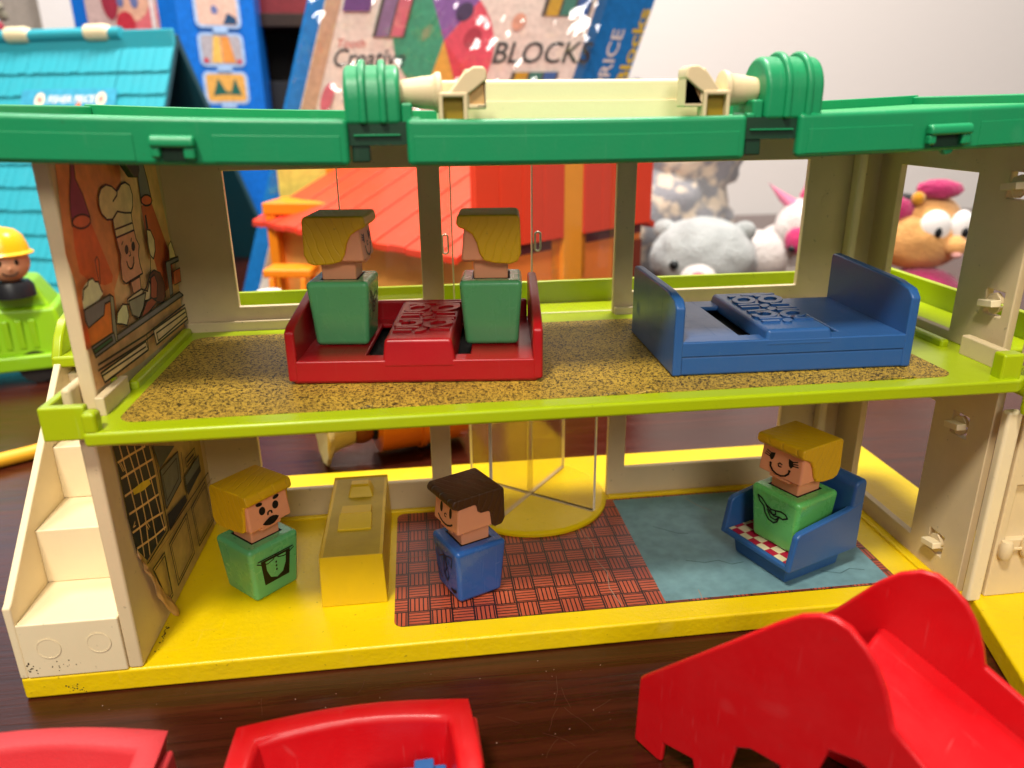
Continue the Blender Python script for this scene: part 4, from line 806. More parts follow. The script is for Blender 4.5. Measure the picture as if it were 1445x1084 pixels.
mb = MB(); mb.prism(near, 'y', -.12, .12); mb.build('side_wall', RED, t, bevel=.1)
mb = MB(); mb.prism(far, 'y', 3.88, 4.12); mb.build('side_wall', RED, t, bevel=.1)
ch = [(5.25, 5.78), (5.4, 5.86), (5.7, 5.78), (7.5, 5.0), (9.35, 4.15), (11.5, 2.9), (13.5, 1.6)]
mb = MB(); mb.prism(ch + [(x, z - .3) for x, z in ch[::-1]], 'y', .1, 3.9); mb.build('slide_chute', RED, t, bevel=.06)

def tub(name, label, loc, rz, w, dpt, h, mats, tab=True):
    t = thing(name, label, 'toy tub', loc, rz, 'red tubs in the foreground')
    def ring(k, z, bow=1.0, n=9):
        x0, x1, y0, y1 = -w / 2 - k, w / 2 + k, -dpt / 2 - k, dpt / 2 + k; o = []
        for i in range(n): u = i / (n - 1); o.append((x0 + (x1 - x0) * u, y0 - bow * .3 * math.sin(math.pi * u), z))
        for i in range(n): u = i / (n - 1); o.append((x1 + .12 * math.sin(math.pi * u), y0 + (y1 - y0) * u, z))
        for i in range(n): u = i / (n - 1); o.append((x1 - (x1 - x0) * u, y1 + bow * .36 * math.sin(math.pi * u), z))
        for i in range(n): u = i / (n - 1); o.append((x0 - .12 * math.sin(math.pi * u), y1 - (y1 - y0) * u, z))
        q = []
        for p in o:
            if not q or (Vector(p) - Vector(q[-1])).length > .02: q.append(p)
        if (Vector(q[0]) - Vector(q[-1])).length < .02: q.pop()
        return q
    mb = MB()
    R_ = [ring(-.75, 0), ring(-.5, .08), ring(-.25, h * .5), ring(-.06, h - .14), ring(-.02, h - .05), ring(-.14, h), ring(-.62, h), ring(-.72, h - .05), ring(-.78, h - .25), ring(-1.05, .5), ring(-1.2, .35)]
    V_ = [[mb.V(p) for p in r] for r in R_]; n = len(V_[0])
    for A, B in zip(V_, V_[1:]):
        for i in range(n): mb.face([A[i], A[(i + 1) % n], B[(i + 1) % n], B[i]])
    mb.face(V_[0][::-1]); mb.face(V_[-1])
    mb.build('shell', mats, t, sharp=50)
    if tab:
        mb = MB(); mb.box(w / 2 - .05, w / 2 + .22, dpt / 2 - 2.4, dpt / 2 - .35, .3, h - .45); mb.build('side_tab', mats, t, bevel=.12)
    return t
REDT = plastic('worn_red_plastic', 'c8343a', rough=.55, dirt=.12, bump=.15, grime='d88080')
tub('toy_tub', 'faded red tub cut off by the lower left corner of the picture', (-.9, -7.75, 0), -4, 7.4, 4.6, 3.0, REDT)
tub('toy_tub', 'bright red tub at the bottom with a blue piece lying inside it', (8.75, -8.2, 0), 2, 7.3, 4.9, 3.0, RED)
bp_ = thing('toy_block', 'blue plastic piece lying inside the bright red tub', 'toy block', (10.75, -7.9, .37))
mb = MB(); mb.box(-1.7, .72, -1.1, .55, 0, 1.75); mb.build('block_body', BLUE, bp_, bevel=.08)
mb = MB(); mb.box(-.25, .35, .1, .62, 1.74, 1.95); mb.build('block_stud', BLUE, bp_, bevel=.05)

# ------------------------------------------------------------------ things on the table behind the house
# hard-hat figure in a lime toy truck
t = thing('toy_truck', 'lime green toy truck with ribbed sides at the left edge', 'toy truck', (-25.3, 41.0, 0), 14)
LIME2 = plastic('bright_lime_plastic', '8fc414', rough=.3, dirt=.05)
mb = MB(); mb.hexa([(-8, -3.4, 2.6), (7.0, -3.4, 2.2), (7.0, 3.4, 2.2), (-8, 3.4, 2.6), (-8, -3.0, 6.6), (6.3, -3.0, 6.2), (6.3, 3.0, 6.2), (-8, 3.0, 6.6)]); tb = mb.build('truck_body', LIME2, t, bevel=.35)
mb = MB(); mb.hexa([(-8, -2.5, 6.2), (6.0, -2.5, 6.0), (6.0, 2.5, 6.0), (-8, 2.5, 6.2), (-8, -2.0, 8.8), (4.8, -1.9, 8.4), (4.8, 1.9, 8.4), (-8, 2.0, 8.8)]); mb.build('truck_hood', LIME2, t, bevel=.4)
mb = MB(); mb.box(-8.2, 7.3, -3.8, 3.8, 1.2, 2.5); mb.build('truck_skirt', LIME2, t, bevel=.25)
for k in range(12):
    mb = MB(); mb.box(-6.2 + k * .95, -5.7 + k * .95, -3.45, -3.15, 3.0, 5.4); mb.build('rib', LIME2, tb, bevel=.1)
for x in (-5, 4.2):
    for y in (-2.9, 2.9):
        mb = MB(); mb.lathe([(.3, -.5), (1.35, -.5), (1.4, 0), (1.35, .5), (.3, .5)], (x, y, 1.4), 'y', 24); mb.build('wheel', flat('tyre', '26201e', .7), t)
mb = MB(); mb.lathe([(.28, 0), (.3, .9), (.24, 1.0)], (6.7, -.9, 3.6), 'x', 14); mb.build('tow_pin', YELLOW2, t)
f = thing('hard_hat_figure', 'round-headed figure in a yellow hard hat riding the lime truck', 'toy figure', (-20.9, 38.8, 8.3), 30)
mb = MB(); mb.lathe([(1.6, -.9), (1.55, -.1), (1.3, .3), (1.0, .35)], (0, 0, 0), 'z', 28); mb.build('collar', flat('black_collar', '1c1c20', .4), f)
mb = MB(); mb.ball((0, 0, 1.85), 1.62, 1.62, 1.6, sub=4); hd = mb.build('head', plastic('doll_skin', 'dca07a', rough=.45), f)
mb = MB(); prof = [(2.0, 2.45), (2.05, 2.55), (1.78, 2.75), (1.7, 3.2), (1.45, 3.9), (1.0, 4.35), (.5, 4.52), (.02, 4.56)]
mb.lathe(prof, (0, 0, 0), 'z', 32); mb.lathe([(1.5, 2.42), (2.0, 2.45)], (0, 0, 0), 'z', 32); hat = mb.build('hard_hat', plastic('hat_yellow', 'f0b010', rough=.25, dirt=.03), f)
mb = MB(); mb.prism([(-1.78, 2.7), (-1.62, 3.4), (-1.2, 4.12), (-.5, 4.62), (.5, 4.62), (1.2, 4.12), (1.62, 3.4), (1.78, 2.7)], 'x', -.22, .22); mb.build('hat_ridge', plastic('hat_yellow', 'f0b010'), hat, bevel=.1)
for s in (-1, 1):
    mb = MB(); mb.ball((s * .55, -1.5, 1.95), .17, .08, .24, sub=2); mb.build('eye', INK, hd)
mb = MB(); mb.ball((0, -1.62, 1.5), .16, .12, .14, sub=2); mb.build('nose', plastic('doll_skin', 'c98a63'), hd)
mb = MB(); mb.tube([(-.55, -1.5, 1.2), (-.3, -1.53, 1.0), (0, -1.56, .95), (.3, -1.53, 1.0), (.55, -1.5, 1.2)], .06, 6); mb.build('mouth', INK, hd)
mb = MB(); pts = []
P0 = [(-18.4, 39.8, 3.55), (-17.2, 39, 3.4), (-14.5, 36.5, 2.4), (-11.8, 32, 1.0), (-11.5, 28, .5), (-13.0, 24.0, .48), (-15.0, 22.2, .48), (-17.6, 20.9, .48), (-24, 19, .48)]
for i in range(len(P0) - 1):
    for k in range(6):
        u = k / 6; q = [P0[max(0, i - 1)], P0[i], P0[i + 1], P0[min(len(P0) - 1, i + 2)]]
        pts.append(tuple(.5 * ((2 * q[1][c]) + (-q[0][c] + q[2][c]) * u + (2 * q[0][c] - 5 * q[1][c] + 4 * q[2][c] - q[3][c]) * u * u + (-q[0][c] + 3 * q[1][c] - 3 * q[2][c] + q[3][c]) * u ** 3) for c in range(3)))
mb.tube(pts, .47, 12); tag(mb.build('hose', plastic('hose_yellow', 'e0a21c', rough=.4)), 'yellow hose curling on the table from the lime truck', 'hose')

# teal A-frame house
t = thing('a_frame_house', 'teal A-frame toy house with shingled roof and open gable end', 'toy house', (-31.2, 84.4, 0), -18)
zr = 30.2; k_ = 16.5 / 30.2; rows = 11
th_ = math.atan2(30.2, 16.5)
for i in range(rows):
    z1 = zr - 1.6 - i * (zr - 1.6) / rows; z0 = z1 - (zr - 1.6) / rows
    def yy(z): return -(zr - z) * k_
    mb = MB()
    for x0, x1 in ((-22, 8.9), (9.0, 15.9)):
        n = int((x1 - x0) / 1.05); 
        for j in range(n):
            a0 = x0 + (x1 - x0) * j / n; a1 = x0 + (x1 - x0) * (j + 1) / n - .05; o = random.uniform(0, .16)
            mb.hexa([(a0, yy(z0) - .45, z0 - o), (a1, yy(z0) - .45, z0 - o), (a1, yy(z0) + .3, z0), (a0, yy(z0) + .3, z0), (a0, yy(z1) - .12, z1), (a1, yy(z1) - .12, z1), (a1, yy(z1) + .3, z1 + .1), (a0, yy(z1) + .3, z1 + .1)])
    mb.build('shingle_course', TEAL, t, kind='stuff')
mb = MB(); mb.hexa([(-22, -16.4, .0), (16, -16.4, .0), (16, -15.8, 0), (-22, -15.8, 0), (-22, -.1, 30.0), (16, -.1, 30.0), (16, .4, 29.9), (-22, .4, 29.9)]); mb.build('front_roof_panel', TEALD, t)
mb = MB(); mb.hexa([(-22, 15.8, 0), (16.8, 15.8, 0), (16.8, 16.9, 0), (-22, 16.9, 0), (-22, -.2, 29.9), (15.6, -.2, 29.9), (15.6, .7, 30.2), (-22, .7, 30.2)]); mb.build('rear_roof_panel', TEALD, t, bevel=.1)
mb = MB(); mb.box(-22, 15.9, -.9, -.3, 28.2, 30.7); mb.build('ridge_board', TEAL, t, bevel=.2)
mb = MB(); mb.lathe([(.7, -22), (.7, 9.0)], (0, -.8, 30.4), 'x', 16); mb.build('ridge_rod', TEAL, t)
for x in (-7.0, 4.2):
    mb = MB(); mb.lathe([(.7, 0), (.95, .2), (.95, 2.6), (.8, 3.2), (.5, 3.6)], (x, -.8, 30.5), 'x', 18); mb.build('ridge_clip', CREAM2, t)
mb = MB(); mb.prism([(-15.5, .1), (15, .1), (0, 28)], 'x', -21.5, -21.0); mb.build('gable_wall', TEALD, t)
sl = Vector((0, k_, 1)).normalized(); nrm = Vector((0, -1, k_)).normalized()
def rp(a, b, l): q = Vector((a, 0, 0)) + Vector((0, -(zr - 20.6) * k_, 20.6)) + sl * b + nrm * (.55 + l); return tuple(q)
d = Decal(rp, lift=.02, step=.01); d.poly(flat('roof_label_teal', '3f9fc0'), rrect(-3.6, 9.6, -1.5, 3.6, .4))
for cx in (-.9, 7.6):
    d.poly(flat('label_cream', 'f0dcc0'), oval(cx, 2.2, .72, .95)); d.poly(flat('label_pink', 'c87878'), oval(cx, 2.2, .3, .38))
d.poly(flat('label_orange', 'e8783c'), [(3.6, .2), (5.4, .2), (4.7, 2.1)])
d.build('roof_label', t)
uy = tuple(sl); lettering('roof_lettering', 'FISHER PRICE', 1.35, flat('label_white', 'f2f2f2'), t, rp(.2, 1.75, .1), (1, 0, 0), uy, shear=.25, bold=.02, xs=.82)
lettering('roof_lettering', 'Play Family House', 1.5, flat('label_yellow', 'e8dc50'), t, rp(-2.4, -.25, .1), (1, 0, 0), uy, bold=.02, xs=.8)

# blue picture box behind
t = thing('toy_box', 'tall blue toy carton with three small framed pictures down its side', 'toy box', (-21.3, 101, 0))
BXB = flat('carton_blue', '0a68c8', .4); 
bx = MB(); bx.prism([(-16.5, 6.0), (0, 0), (10.2, 4.5), (9.5, 16), (-15, 18)], 'z', 0, 52); bx.build('carton', BXB, t, bevel=.1)
fdir = Vector((16.5, -6.0, 0)).normalized(); fn_ = Vector((-.34, -.94, 0))
def fp(a, b, l): q = Vector((-16.5, 6.0, 0)) + fdir * a + fn_ * l; return (q.x, q.y, b)
d = Decal(fp, lift=.05, step=.02); d.poly(flat('window_card', 'c8a8a4'), [(2.5, 8), (14.6, 8), (14.6, 50), (2.5, 50)])
d.poly(flat('art_pink', 'dc6c74'), oval(12.0, 34.5, 2.5, 4)); d.poly(flat('art_peach', 'e0a890'), oval(10.2, 37.4, 3.4, 3.6)); d.poly(flat('art_red', 'c03040'), oval(9.0, 33.6, 1.6, 1.7)); d.poly(flat('art_slate', '6870a0'), oval(10.9, 36.6, .7, 1.0)); d.poly(flat('art_crimson', '9c2c40'), oval(6.8, 36.8, 1.4, 2.6)); d.poly(flat('art_slate', '6870a0'), oval(8.6, 36.8, .6, 1.0)); d.poly(flat('art_coral', 'e07858'), oval(6, 31.2, 3.4, 1.4)); d.poly(flat('card_stripe', 'e2d0d0'), [(13.4, 8), (14.2, 8), (14.2, 50), (13.4, 50)])
d.build('front_print', t)
sd = Vector((10.2, 4.5, 0)).normalized(); sn = Vector((.404, -.915, 0))
def sp_(a, b, l): q = sd * a + sn * l; return (q.x, q.y, b)
d = Decal(sp_, lift=.05, step=.02)
fr = flat('card_pale_blue', '9cb8e0')
for zc, sc in ((24.7, 0), (30.0, 1), (35.3, 2), (40.6, 0)):
    d.poly(flat('card_pale_blue', '9cb8e0'), rrect(2.3, 8.9, zc - 2.35, zc + 2.35, .9)); d.poly(flat('card_' + 'abc'[sc], ['d8a050', 'a8a0a8', 'd8b0a0'][sc]), rrect(2.75, 8.45, zc - 1.95, zc + 1.95, .6))
    if sc == 0:
        d.poly(flat('card_green', '1f5a50'), [(3.6, zc - 1.1), (4.5, zc + 1.4), (5.5, zc - .5), (6.2, zc - .6), (7.0, zc + 1.4), (7.8, zc - 1.1), (5.7, zc - .9)])
    elif sc == 1:
        d.poly(flat('card_yellow', 'e0b058'), [(4.0, zc - 1.8), (4.6, zc + 1.9), (5.5, zc + 1.9), (5.5, zc - 1.8)]); d.poly(flat('card_orange', 'd88c44'), [(5.6, zc - 1.8), (5.6, zc + 1.9), (6.7, zc + 1.9), (7.5, zc - 1.8)]); d.poly(flat('art_red', 'c03040'), oval(3.2, zc - 1.5, .4, .35)); d.poly(flat('art_red', 'c03040'), oval(8.0, zc - 1.6, .4, .3))
    else:
        d.poly(flat('card_navy', '204468'), [(6.2, zc - 1.8), (7.0, zc - .2), (8.2, zc - .9), (8.3, zc - 1.8)]); d.poly(flat('art_slate', '6870a0'), oval(5.2, zc + .1, .5, .6))
    d.poly(fr, rrect(4.6, 6.8, zc - 2.95, zc - 2.35, .2))
d.build('side_pictures', t)

# building-block carton in crumpled clear wrap, leaning a little
t = thing('block_carton', 'white and blue building-block carton in crinkled clear wrap behind the roof', 'toy box', (14, 70, 0))
def lean(z): return (z - 33) * .34
CW = flat('carton_white', 'ece2da', .5); CB = flat('carton_bright_blue', '1c72bc', .3)
def slab(name, x0, x1, y0, y1, mt, z1=44):
    mb = MB(); mb.hexa([(x0 + lean(0), y0, 0), (x1 + lean(0), y1, 0), (x1 + lean(0), y1 + 7, 0), (x0 + lean(0), y0 + 7, 0), (x0 + lean(z1), y0, z1), (x1 + lean(z1), y1, z1), (x1 + lean(z1), y1 + 7, z1), (x0 + lean(z1), y0 + 7, z1)]); return mb.build(name, mt, t)
slab('carton_front', -11.2, 19.7, 0, 0, CW); slab('blue_edge', -13.3, -11.2, 1.2, .02, CB); slab('blue_side', 19.7, 27.6, .02, 4.2, CB)
def cf(a, b, l): return (a + lean(b), -l, b)
d = Decal(cf, lift=.05, step=.015)
d.poly(flat('tan_band', 'caa488'), [(-11.1, 2), (-9.4, 2), (-9.4, 42), (-11.1, 42)])
cx, cz, rr_ = 3.2, 28.6, 6.3
def wedge(a0, a1, n=10): return [(cx + .36 * 0, cz)] + [(cx + rr_ * math.cos(R(a0 + (a1 - a0) * i / n)) * .92 - lean(cz + rr_ * math.sin(R(a0 + (a1 - a0) * i / n))) + lean(cz), cz + rr_ * math.sin(R(a0 + (a1 - a0) * i / n))) for i in range(n + 1)]
for a0, a1, c in ((42, 105, '8a60b0'), (105, 245, '3ca07c'), (245, 285, 'e0b040'), (285, 310, 'd84050'), (310, 402, 'e05068')): d.poly(flat('wheel_' + c, c, .4), wedge(a0, a1))
d.poly(flat('wheel_hub', '43305c'), oval(cx + 1.5, cz + 3, 1.0, 1.0)); d.poly(flat('wheel_dot', 'b02c44'), oval(cx + 3.2, cz + .3, 1.0, 1.1))
for x0, z0, z1 in ((13.6, 31.2, 42), (12.2, 20.5, 25.2)):
    d.poly(flat('bay_dark', '4a4038'), [(x0, z0), (x0 + 5.6, z0), (x0 + 5.6, z1), (x0, z1)])
    for k, c in enumerate(('c8a020', '3c8070', '3460a8')): d.poly(flat('rod_' + c, c), [(x0 + .5 + 1.7 * k, z0), (x0 + 1.95 + 1.7 * k, z0), (x0 + 1.95 + 1.7 * k, z1), (x0 + .5 + 1.7 * k, z1)])
d.poly(flat('bay_dark', '4a4038'), [(-5.0, 29.0), (-1.4, 29.0), (-1.4, 42), (-5, 42)])
d.poly(flat('rod_violet', '8a6c98'), [(-4.6, 29), (-3.2, 29), (-3.2, 42), (-4.6, 42)]); d.poly(flat('rod_rose', 'd0687c'), [(-3.0, 29), (-1.6, 29), (-1.6, 42), (-3, 42)])
d.poly(flat('art_violet', '6c3c88'), [(-9, 31.6), (-6, 31.6), (-6, 36), (-9, 36)]); d.poly(flat('art_spot', 'e0a890'), oval(11.2, 30.6, .8, .9)); d.poly(flat('rod_rose', 'd0687c'), oval(-8.4, 22.6, .7, 1.6))
for k in range(3): d.line(flat('fine_print', 'b0b4b8'), [(-6.6, 23.6 - k * .7), (-4.2, 23.6 - k * .7)], .25)
d.build('front_print', t)
LIN = (lean(1) - lean(0), 0, 1); LINK_ = flat('carton_black', '2c2c30')
lettering('carton_lettering', 'Tooth', 1.3, flat('carton_red', 'cc4848'), t, cf(-8.8, 27.9, .1), (1, 0, 0), LIN)
lettering('carton_lettering', 'Creative', 2.7, LINK_, t, cf(-8.8, 25.9, .1), (1, 0, 0), LIN, bold=.03, xs=.88)
lettering('carton_lettering', 'BLOCKS', 3.25, LINK_, t, cf(9.3, 26.2, .1), (1, 0, 0), LIN, bold=.035, xs=.98)
sv = Vector((7.9, 4.18, 0)).normalized()
def cs(a, b, l): return (19.7 + lean(b) + sv.x * a + l * .45, .02 + sv.y * a - l * .9, b)
lettering('side_lettering', 'FISHER-PRICE', 2.6, flat('side_white', 'dcd4d0'), t, cs(5.6, 14.4, .1), (lean(1) - lean(0), 0, 1), (-sv.x, -sv.y, 0), bold=.03, xs=1.02)
lettering('side_lettering', 'Blocks', 2.6, flat('side_yellow', 'd8b830'), t, cs(8.7, 23.6, .1), (lean(1) - lean(0), 0, 1), (-sv.x, -sv.y, 0), bold=.05, xs=1.3)
mb = MB(); nx, nz = 70, 60; G = []
for i in range(nx + 1):
    row = []
    for j in range(nz + 1):
        x = -12.6 + 33.2 * i / nx; z = 12 + 31 * j / nz
        q = Vector((x * .22, z * .22, 1.0)); w = noise.noise(q * .7) * .8 + abs(noise.noise(q * 1.9)) * .5
        row.append(mb.V((x + lean(z), -1.1 - w, z)))
    G.append(row)
for i in range(nx):
    for j in range(nz): mb.face([G[i][j], G[i + 1][j], G[i + 1][j + 1], G[i][j + 1]])
mb.build('clear_wrap', clear('shrink_wrap', (.97, .96, .95), .14, .06, .16, 20), t, sharp=180)

# red-roofed barn
t = thing('toy_barn', 'toy barn with planked red roof and orange walls behind the upper windows', 'toy barn', (15.6, 33, 0), 0)
e1 = Vector((-19.4, 24.7, 0)).normalized(); e2 = Vector((17.5, 22.0, 0)).normalized(); e2 = Vector((-e1.y, e1.x, 0)) * -1
def B(a, b, z): q = e1 * a + e2 * b; return (q.x, q.y, z)
L1, L2, ez, rz_ = 32, 24, 10.4, 16.2
BW = plastic('barn_wood_print', 'f0ac58', rough=.55, dirt=.35, grime='8a5020'); BO = plastic('barn_orange', 'ff8a3c', rough=.5, dirt=.25)
mb = MB(); mb.hexa([B(1, 1, 0), B(1, L2 - 1, 0), B(L1 - 1, L2 - 1, 0), B(L1 - 1, 1, 0), B(1, 1, ez), B(1, L2 - 1, ez), B(L1 - 1, L2 - 1, ez), B(L1 - 1, 1, ez)]); mb.build('barn_walls', [BW], t)
npl = 15
for k in range(npl):
    a0 = .5 + (L1 + .5) * k / npl; a1 = .5 + (L1 + .5) * (k + 1) / npl - .12; dz = .1 * (k % 2)
    mb = MB(); mb.hexa([B(a0, -1.2, ez - .6 + dz), B(a1, -1.2, ez - .6 + dz), B(a1, L2 / 2, rz_ - .5), B(a0, L2 / 2, rz_ - .5), B(a0, -1.2, ez + dz), B(a1, -1.2, ez + dz), B(a1, L2 / 2, rz_ + dz), B(a0, L2 / 2, rz_ + dz)]); mb.build('roof_plank', ROOFRED, t, bevel=.08, seg=2)
mb = MB(); mb.hexa([B(.5, L2 / 2, rz_ - .5), B(L1 + 1, L2 / 2, rz_ - .5), B(L1 + 1, L2 + 1.2, ez - .6), B(.5, L2 + 1.2, ez - .6), B(.5, L2 / 2, rz_), B(L1 + 1, L2 / 2, rz_), B(L1 + 1, L2 + 1.2, ez), B(.5, L2 + 1.2, ez)]); mb.build('rear_roof', ROOFRED, t)
mb = MB()
g = [B(.6, 1, 0), B(.6, L2 - 1, 0), B(.6, L2 - 1, ez), B(.6, L2 / 2, rz_ - .7), B(.6, 1, ez)]
g2 = [tuple(Vector(p) + e1 * .5) for p in g]
va = [mb.V(p) for p in g]; vb = [mb.V(p) for p in g2]; mb.face(va); mb.face(vb[::-1])
for i in range(5): mb.face([va[i], va[(i + 1) % 5], vb[(i + 1) % 5], vb[i]])
mb.build('gable_wall', BO, t)
def bg(a, b, l): q = e1 * (.6 - l) + e2 * a; return (q.x, q.y, b)
d = Decal(bg, lift=.04, step=.02)
d.poly(plastic('gable_red', 'd23c2c', rough=.5), [(1, 10.3), (23, 10.3), (23, 10.5), (12, 15.3), (1, 10.5)]); d.poly(flat('gable_band', '6a3038'), [(1, 9.6), (23, 9.6), (23, 10.6), (1, 10.6)])
d.poly(flat('gable_orange', 'e88a1c'), rrect(9.8, 14.4, 5.9, 14.2, 1.5)); d.poly(flat('door_green', '6c9060'), [(9.4, 0), (15.4, 0), (15.4, 6.2), (9.4, 6.2)]); d.poly(flat('door_peach', 'f0b890'), [(10.6, 0), (14.4, 0), (14.4, 5.2), (10.6, 5.2)]); d.poly(flat('door_red', 'd84848'), [(11.2, 3.6), (13.9, 3.6), (13.9, 5.1), (11.2, 5.1)])
d.poly(flat('gable_blue', '4858a0'), [(6.4, 1.5), (7.4, 1.5), (7.4, 3.6), (6.4, 3.6)]); d.poly(flat('gable_brown', '7c3020'), [(18.5, 0), (23, 0), (23, 9), (18.5, 9)])
d.build('gable_print', t)
for k in range(9):
    b0 = .4 + 23.2 * k / 9; b1 = .4 + 23.2 * (k + 1) / 9 - .08
    mb = MB(); mb.hexa([B(-.2, b0, 10.6), B(-.2, b1, 10.6), B(.45, b1, 10.6), B(.45, b0, 10.6), B(-.2, b0, 17.6), B(-.2, b1, 17.6), B(.45, b1, 17.6), B(.45, b0, 17.6)]) if k not in (4,) else mb.hexa([B(-.1, b0, 6.4), B(-.1, b1, 6.4), B(.45, b1, 6.4), B(.45, b0, 6.4), B(-.1, b0, 17.6), B(-.1, b1, 17.6), B(.45, b1, 17.6), B(.45, b0, 17.6)])
    mb.build('facade_board', ROOFRED if k != 4 else plastic('hayloft_orange', 'ffa428', rough=.45), t, bevel=.05)
t = thing('toy_cart', 'small dark teal toy cart standing in front of the barn wall', 'toy cart', (10.6, 34.5, 0), -40)
mb = MB(); mb.box(-2.2, 2.2, -1.2, 1.2, 1.6, 3.4); mb.build('cart_body', TEAL, t, bevel=.2)
for x in (-1.4, 1.5):
    for y in (-1.5, 1.1):
        mb = MB(); mb.lathe([(.3, 0), (1.4, 0), (1.5, .2), (1.4, .4), (.3, .4)], (x, y, 1.5), 'y', 24); mb.build('wheel', TEALD, t)

# orange dollhouse furniture left of the barn
t = thing('toy_desk', 'tall open orange toy desk left of the red barn roof', 'toy furniture', (1.0, 58, 0), -12)
mb = MB(); mb.box(-4.6, 4.6, -3, 3, 11.2, 12.4); mb.build('desk_top', ORANGE, t, bevel=.15)
for x in (-4.4, 3.4): mb = MB(); mb.box(x, x + 1.0, -2.8, 2.8, 0, 11.2); mb.build('desk_side', ORANGER if x > 0 else ORANGE, t, bevel=.1)
mb = MB(); mb.box(-3.4, 3.4, 2.2, 2.7, 0, 11.2); mb.build('desk_back', ORANGER, t)
t = thing('toy_bench', 'light orange toy picnic bench in front of the tall orange desk', 'toy furniture', (-.6, 48.5, 0), -10)
mb = MB(); mb.box(-2.3, 2.3, -1.6, 1.6, 6.4, 7.2); mb.build('bench_top', ORANGE, t, bevel=.2)
for y in (-3.4, 2.0): mb = MB(); mb.box(-3.0, 2.6, y, y + 1.4, 3.3, 4.1); mb.build('bench_seat', ORANGE, t, bevel=.2)
for x in (-1.7, 1.3):
    mb = MB(); mb.prism([(-2.9, 0), (-2.3, 0), (-.9, 6.4), (-1.7, 6.4)], 'x', x, x + .5); mb.prism([(2.9, 0), (2.3, 0), (.9, 6.4), (1.7, 6.4)], 'x', x + .01, x + .49); mb.build('bench_leg', ORANGE, t, bevel=.08)
t = thing('capped_figure', 'small toy figure in a white round cap beside the orange bench', 'toy figure', (-1.2, 39.5, 0))
mb = MB(); mb.lathe([(1.3, 0), (1.35, 3.0), (1.0, 3.4)], (0, 0, 0), 'z', 20); mb.build('body', plastic('figure_red', 'b03030'), t)
mb = MB(); mb.ball((0, 0, 4.5), 1.2, sub=3); mb.build('head', plastic('doll_skin', 'c98a63'), t)
mb = MB(); mb.lathe([(1.75, 5.0), (1.8, 5.25), (1.45, 5.4), (1.4, 6.3), (1.0, 6.9), (.02, 7.05)], (0, 0, 0), 'z', 24); mb.build('cap', WHITE, t)
t = thing('yellow_card_box', 'pale yellow and orange carton standing behind the orange desk', 'toy box', (2, 66, 0), -3)
mb = MB(); mb.box(-5.6, -.2, -1.5, 1.5, 0, 19.5); mb.build('carton', flat('card_pale_yellow', 'e4cf62'), t, bevel=.05)
mb = MB(); mb.box(-.18, 5.6, -1.52, 1.48, 0, 19.5); mb.build('carton_panel', flat('card_orange_panel', 'ef9014'), t, bevel=.05)
# toy person lying behind the lower window
t = thing('lying_toy_doll', 'toy with cream scalloped hat and orange cylinder body lying behind the house', 'toy figure', (7.5, 20.3, 0), 17)
mb = MB(); n = 60; rings = []
for r, h in ((.05, .35), (1.3, .35), (1.5, .15), (1.75, .0), (2.35, -.25), (2.45, -.15), (2.3, .0), (1.8, .3), (1.55, .9), (1.4, 1.7), (.05, 1.8)):
    ring = []
    for i in range(n):
        a = 2 * math.pi * i / n; q = r * (1 + (.04 * math.cos(12 * a) if r > 2 else 0)); ring.append(mb.V((-2.6 + h, q * math.cos(a), 2.45 + q * math.sin(a))))
    rings.append(ring)
for a_, b_ in zip(rings, rings[1:]):
    for i in range(n): mb.face([a_[i], a_[(i + 1) % n], b_[(i + 1) % n], b_[i]])
mb.build('scalloped_hat', plastic('hat_cream', 'd8c07c', rough=.45, dirt=.15), t)
mb = MB(); mb.ball((-.35, 0, 2.3), 1.15, 1.35, 1.35, sub=3); mb.build('head', plastic('brown_skin', '8c4a1c', rough=.45), t)
mb = MB(); mb.lathe([(1.2, .3), (1.25, .55)], (0, 0, 2.3), 'x', 28); mb.build('collar', flat('navy_collar', '282840'), t)
mb = MB(); mb.lathe([(1.5, .55), (2.0, .7), (2.05, 3.2), (2.2, 3.3), (2.2, 3.6), (2.02, 3.7), (2.0, 6.4), (1.6, 6.6)], (0, 0, 2.22), 'x', 40); mb.build('body', plastic('doll_orange', 'ea7a0a', rough=.35, dirt=.05), t)
t = thing('red_lid', 'dull red round lid lying on the table behind the doorway', 'lid', (17.3, 31, 0))
mb = MB(); mb.lathe([(3.2, 0), (3.3, .8), (3.1, 1.3), (2.7, 1.4), (2.6, 1.0), (.02, 1.0)], (0, 0, 0), 'z', 40); mb.build('lid_shell', plastic('dull_red', '8c4638', rough=.4), t)
mb = MB(); mb.lathe([(.6, 1.0), (.5, 1.5), (.02, 1.55)], (0, 0, 0), 'z', 20); mb.build('lid_knob', plastic('dull_red', '8c4638'), t)

# plush toys in front of the wall
PG = plush_mat('grey_plush', 'b4b8b8'); PW = plush_mat('white_plush', 'e6dcd8'); PP = plush_mat('pink_plush', 'e0407c'); PSP = plush_mat('spotted_plush', 'd8c8b4', '8a8a90', 34); PO = plush_mat('peach_plush', 'f4b46c'); PY = plush_mat('amber_plush', 'e09a18'); PM = plush_mat('magenta_plush', 'c0306c')
BLK = flat('plush_black', '14181c', .3)
t = thing('spotted_plush', 'beige plush animal with grey spots slumped by the barn', 'plush toy', (42.5, 74, 0))
mb = MB(); mb.ball((0, 0, 7), 10.5, 7, 8.2, sub=4, lump=.18, seed=2); mb.build('body', PSP, t)
mb = MB(); mb.ball((4.2, 1, 16.2), 8.6, 6.5, 6.6, sub=4, lump=.15, seed=5); hd = mb.build('head', PSP, t)
for x in (-2.5, 10.4): mb = MB(); mb.ball((x, 1, 22.3), 2.2, 1.4, 2.4, sub=3, lump=.1); mb.build('ear', PSP, hd)
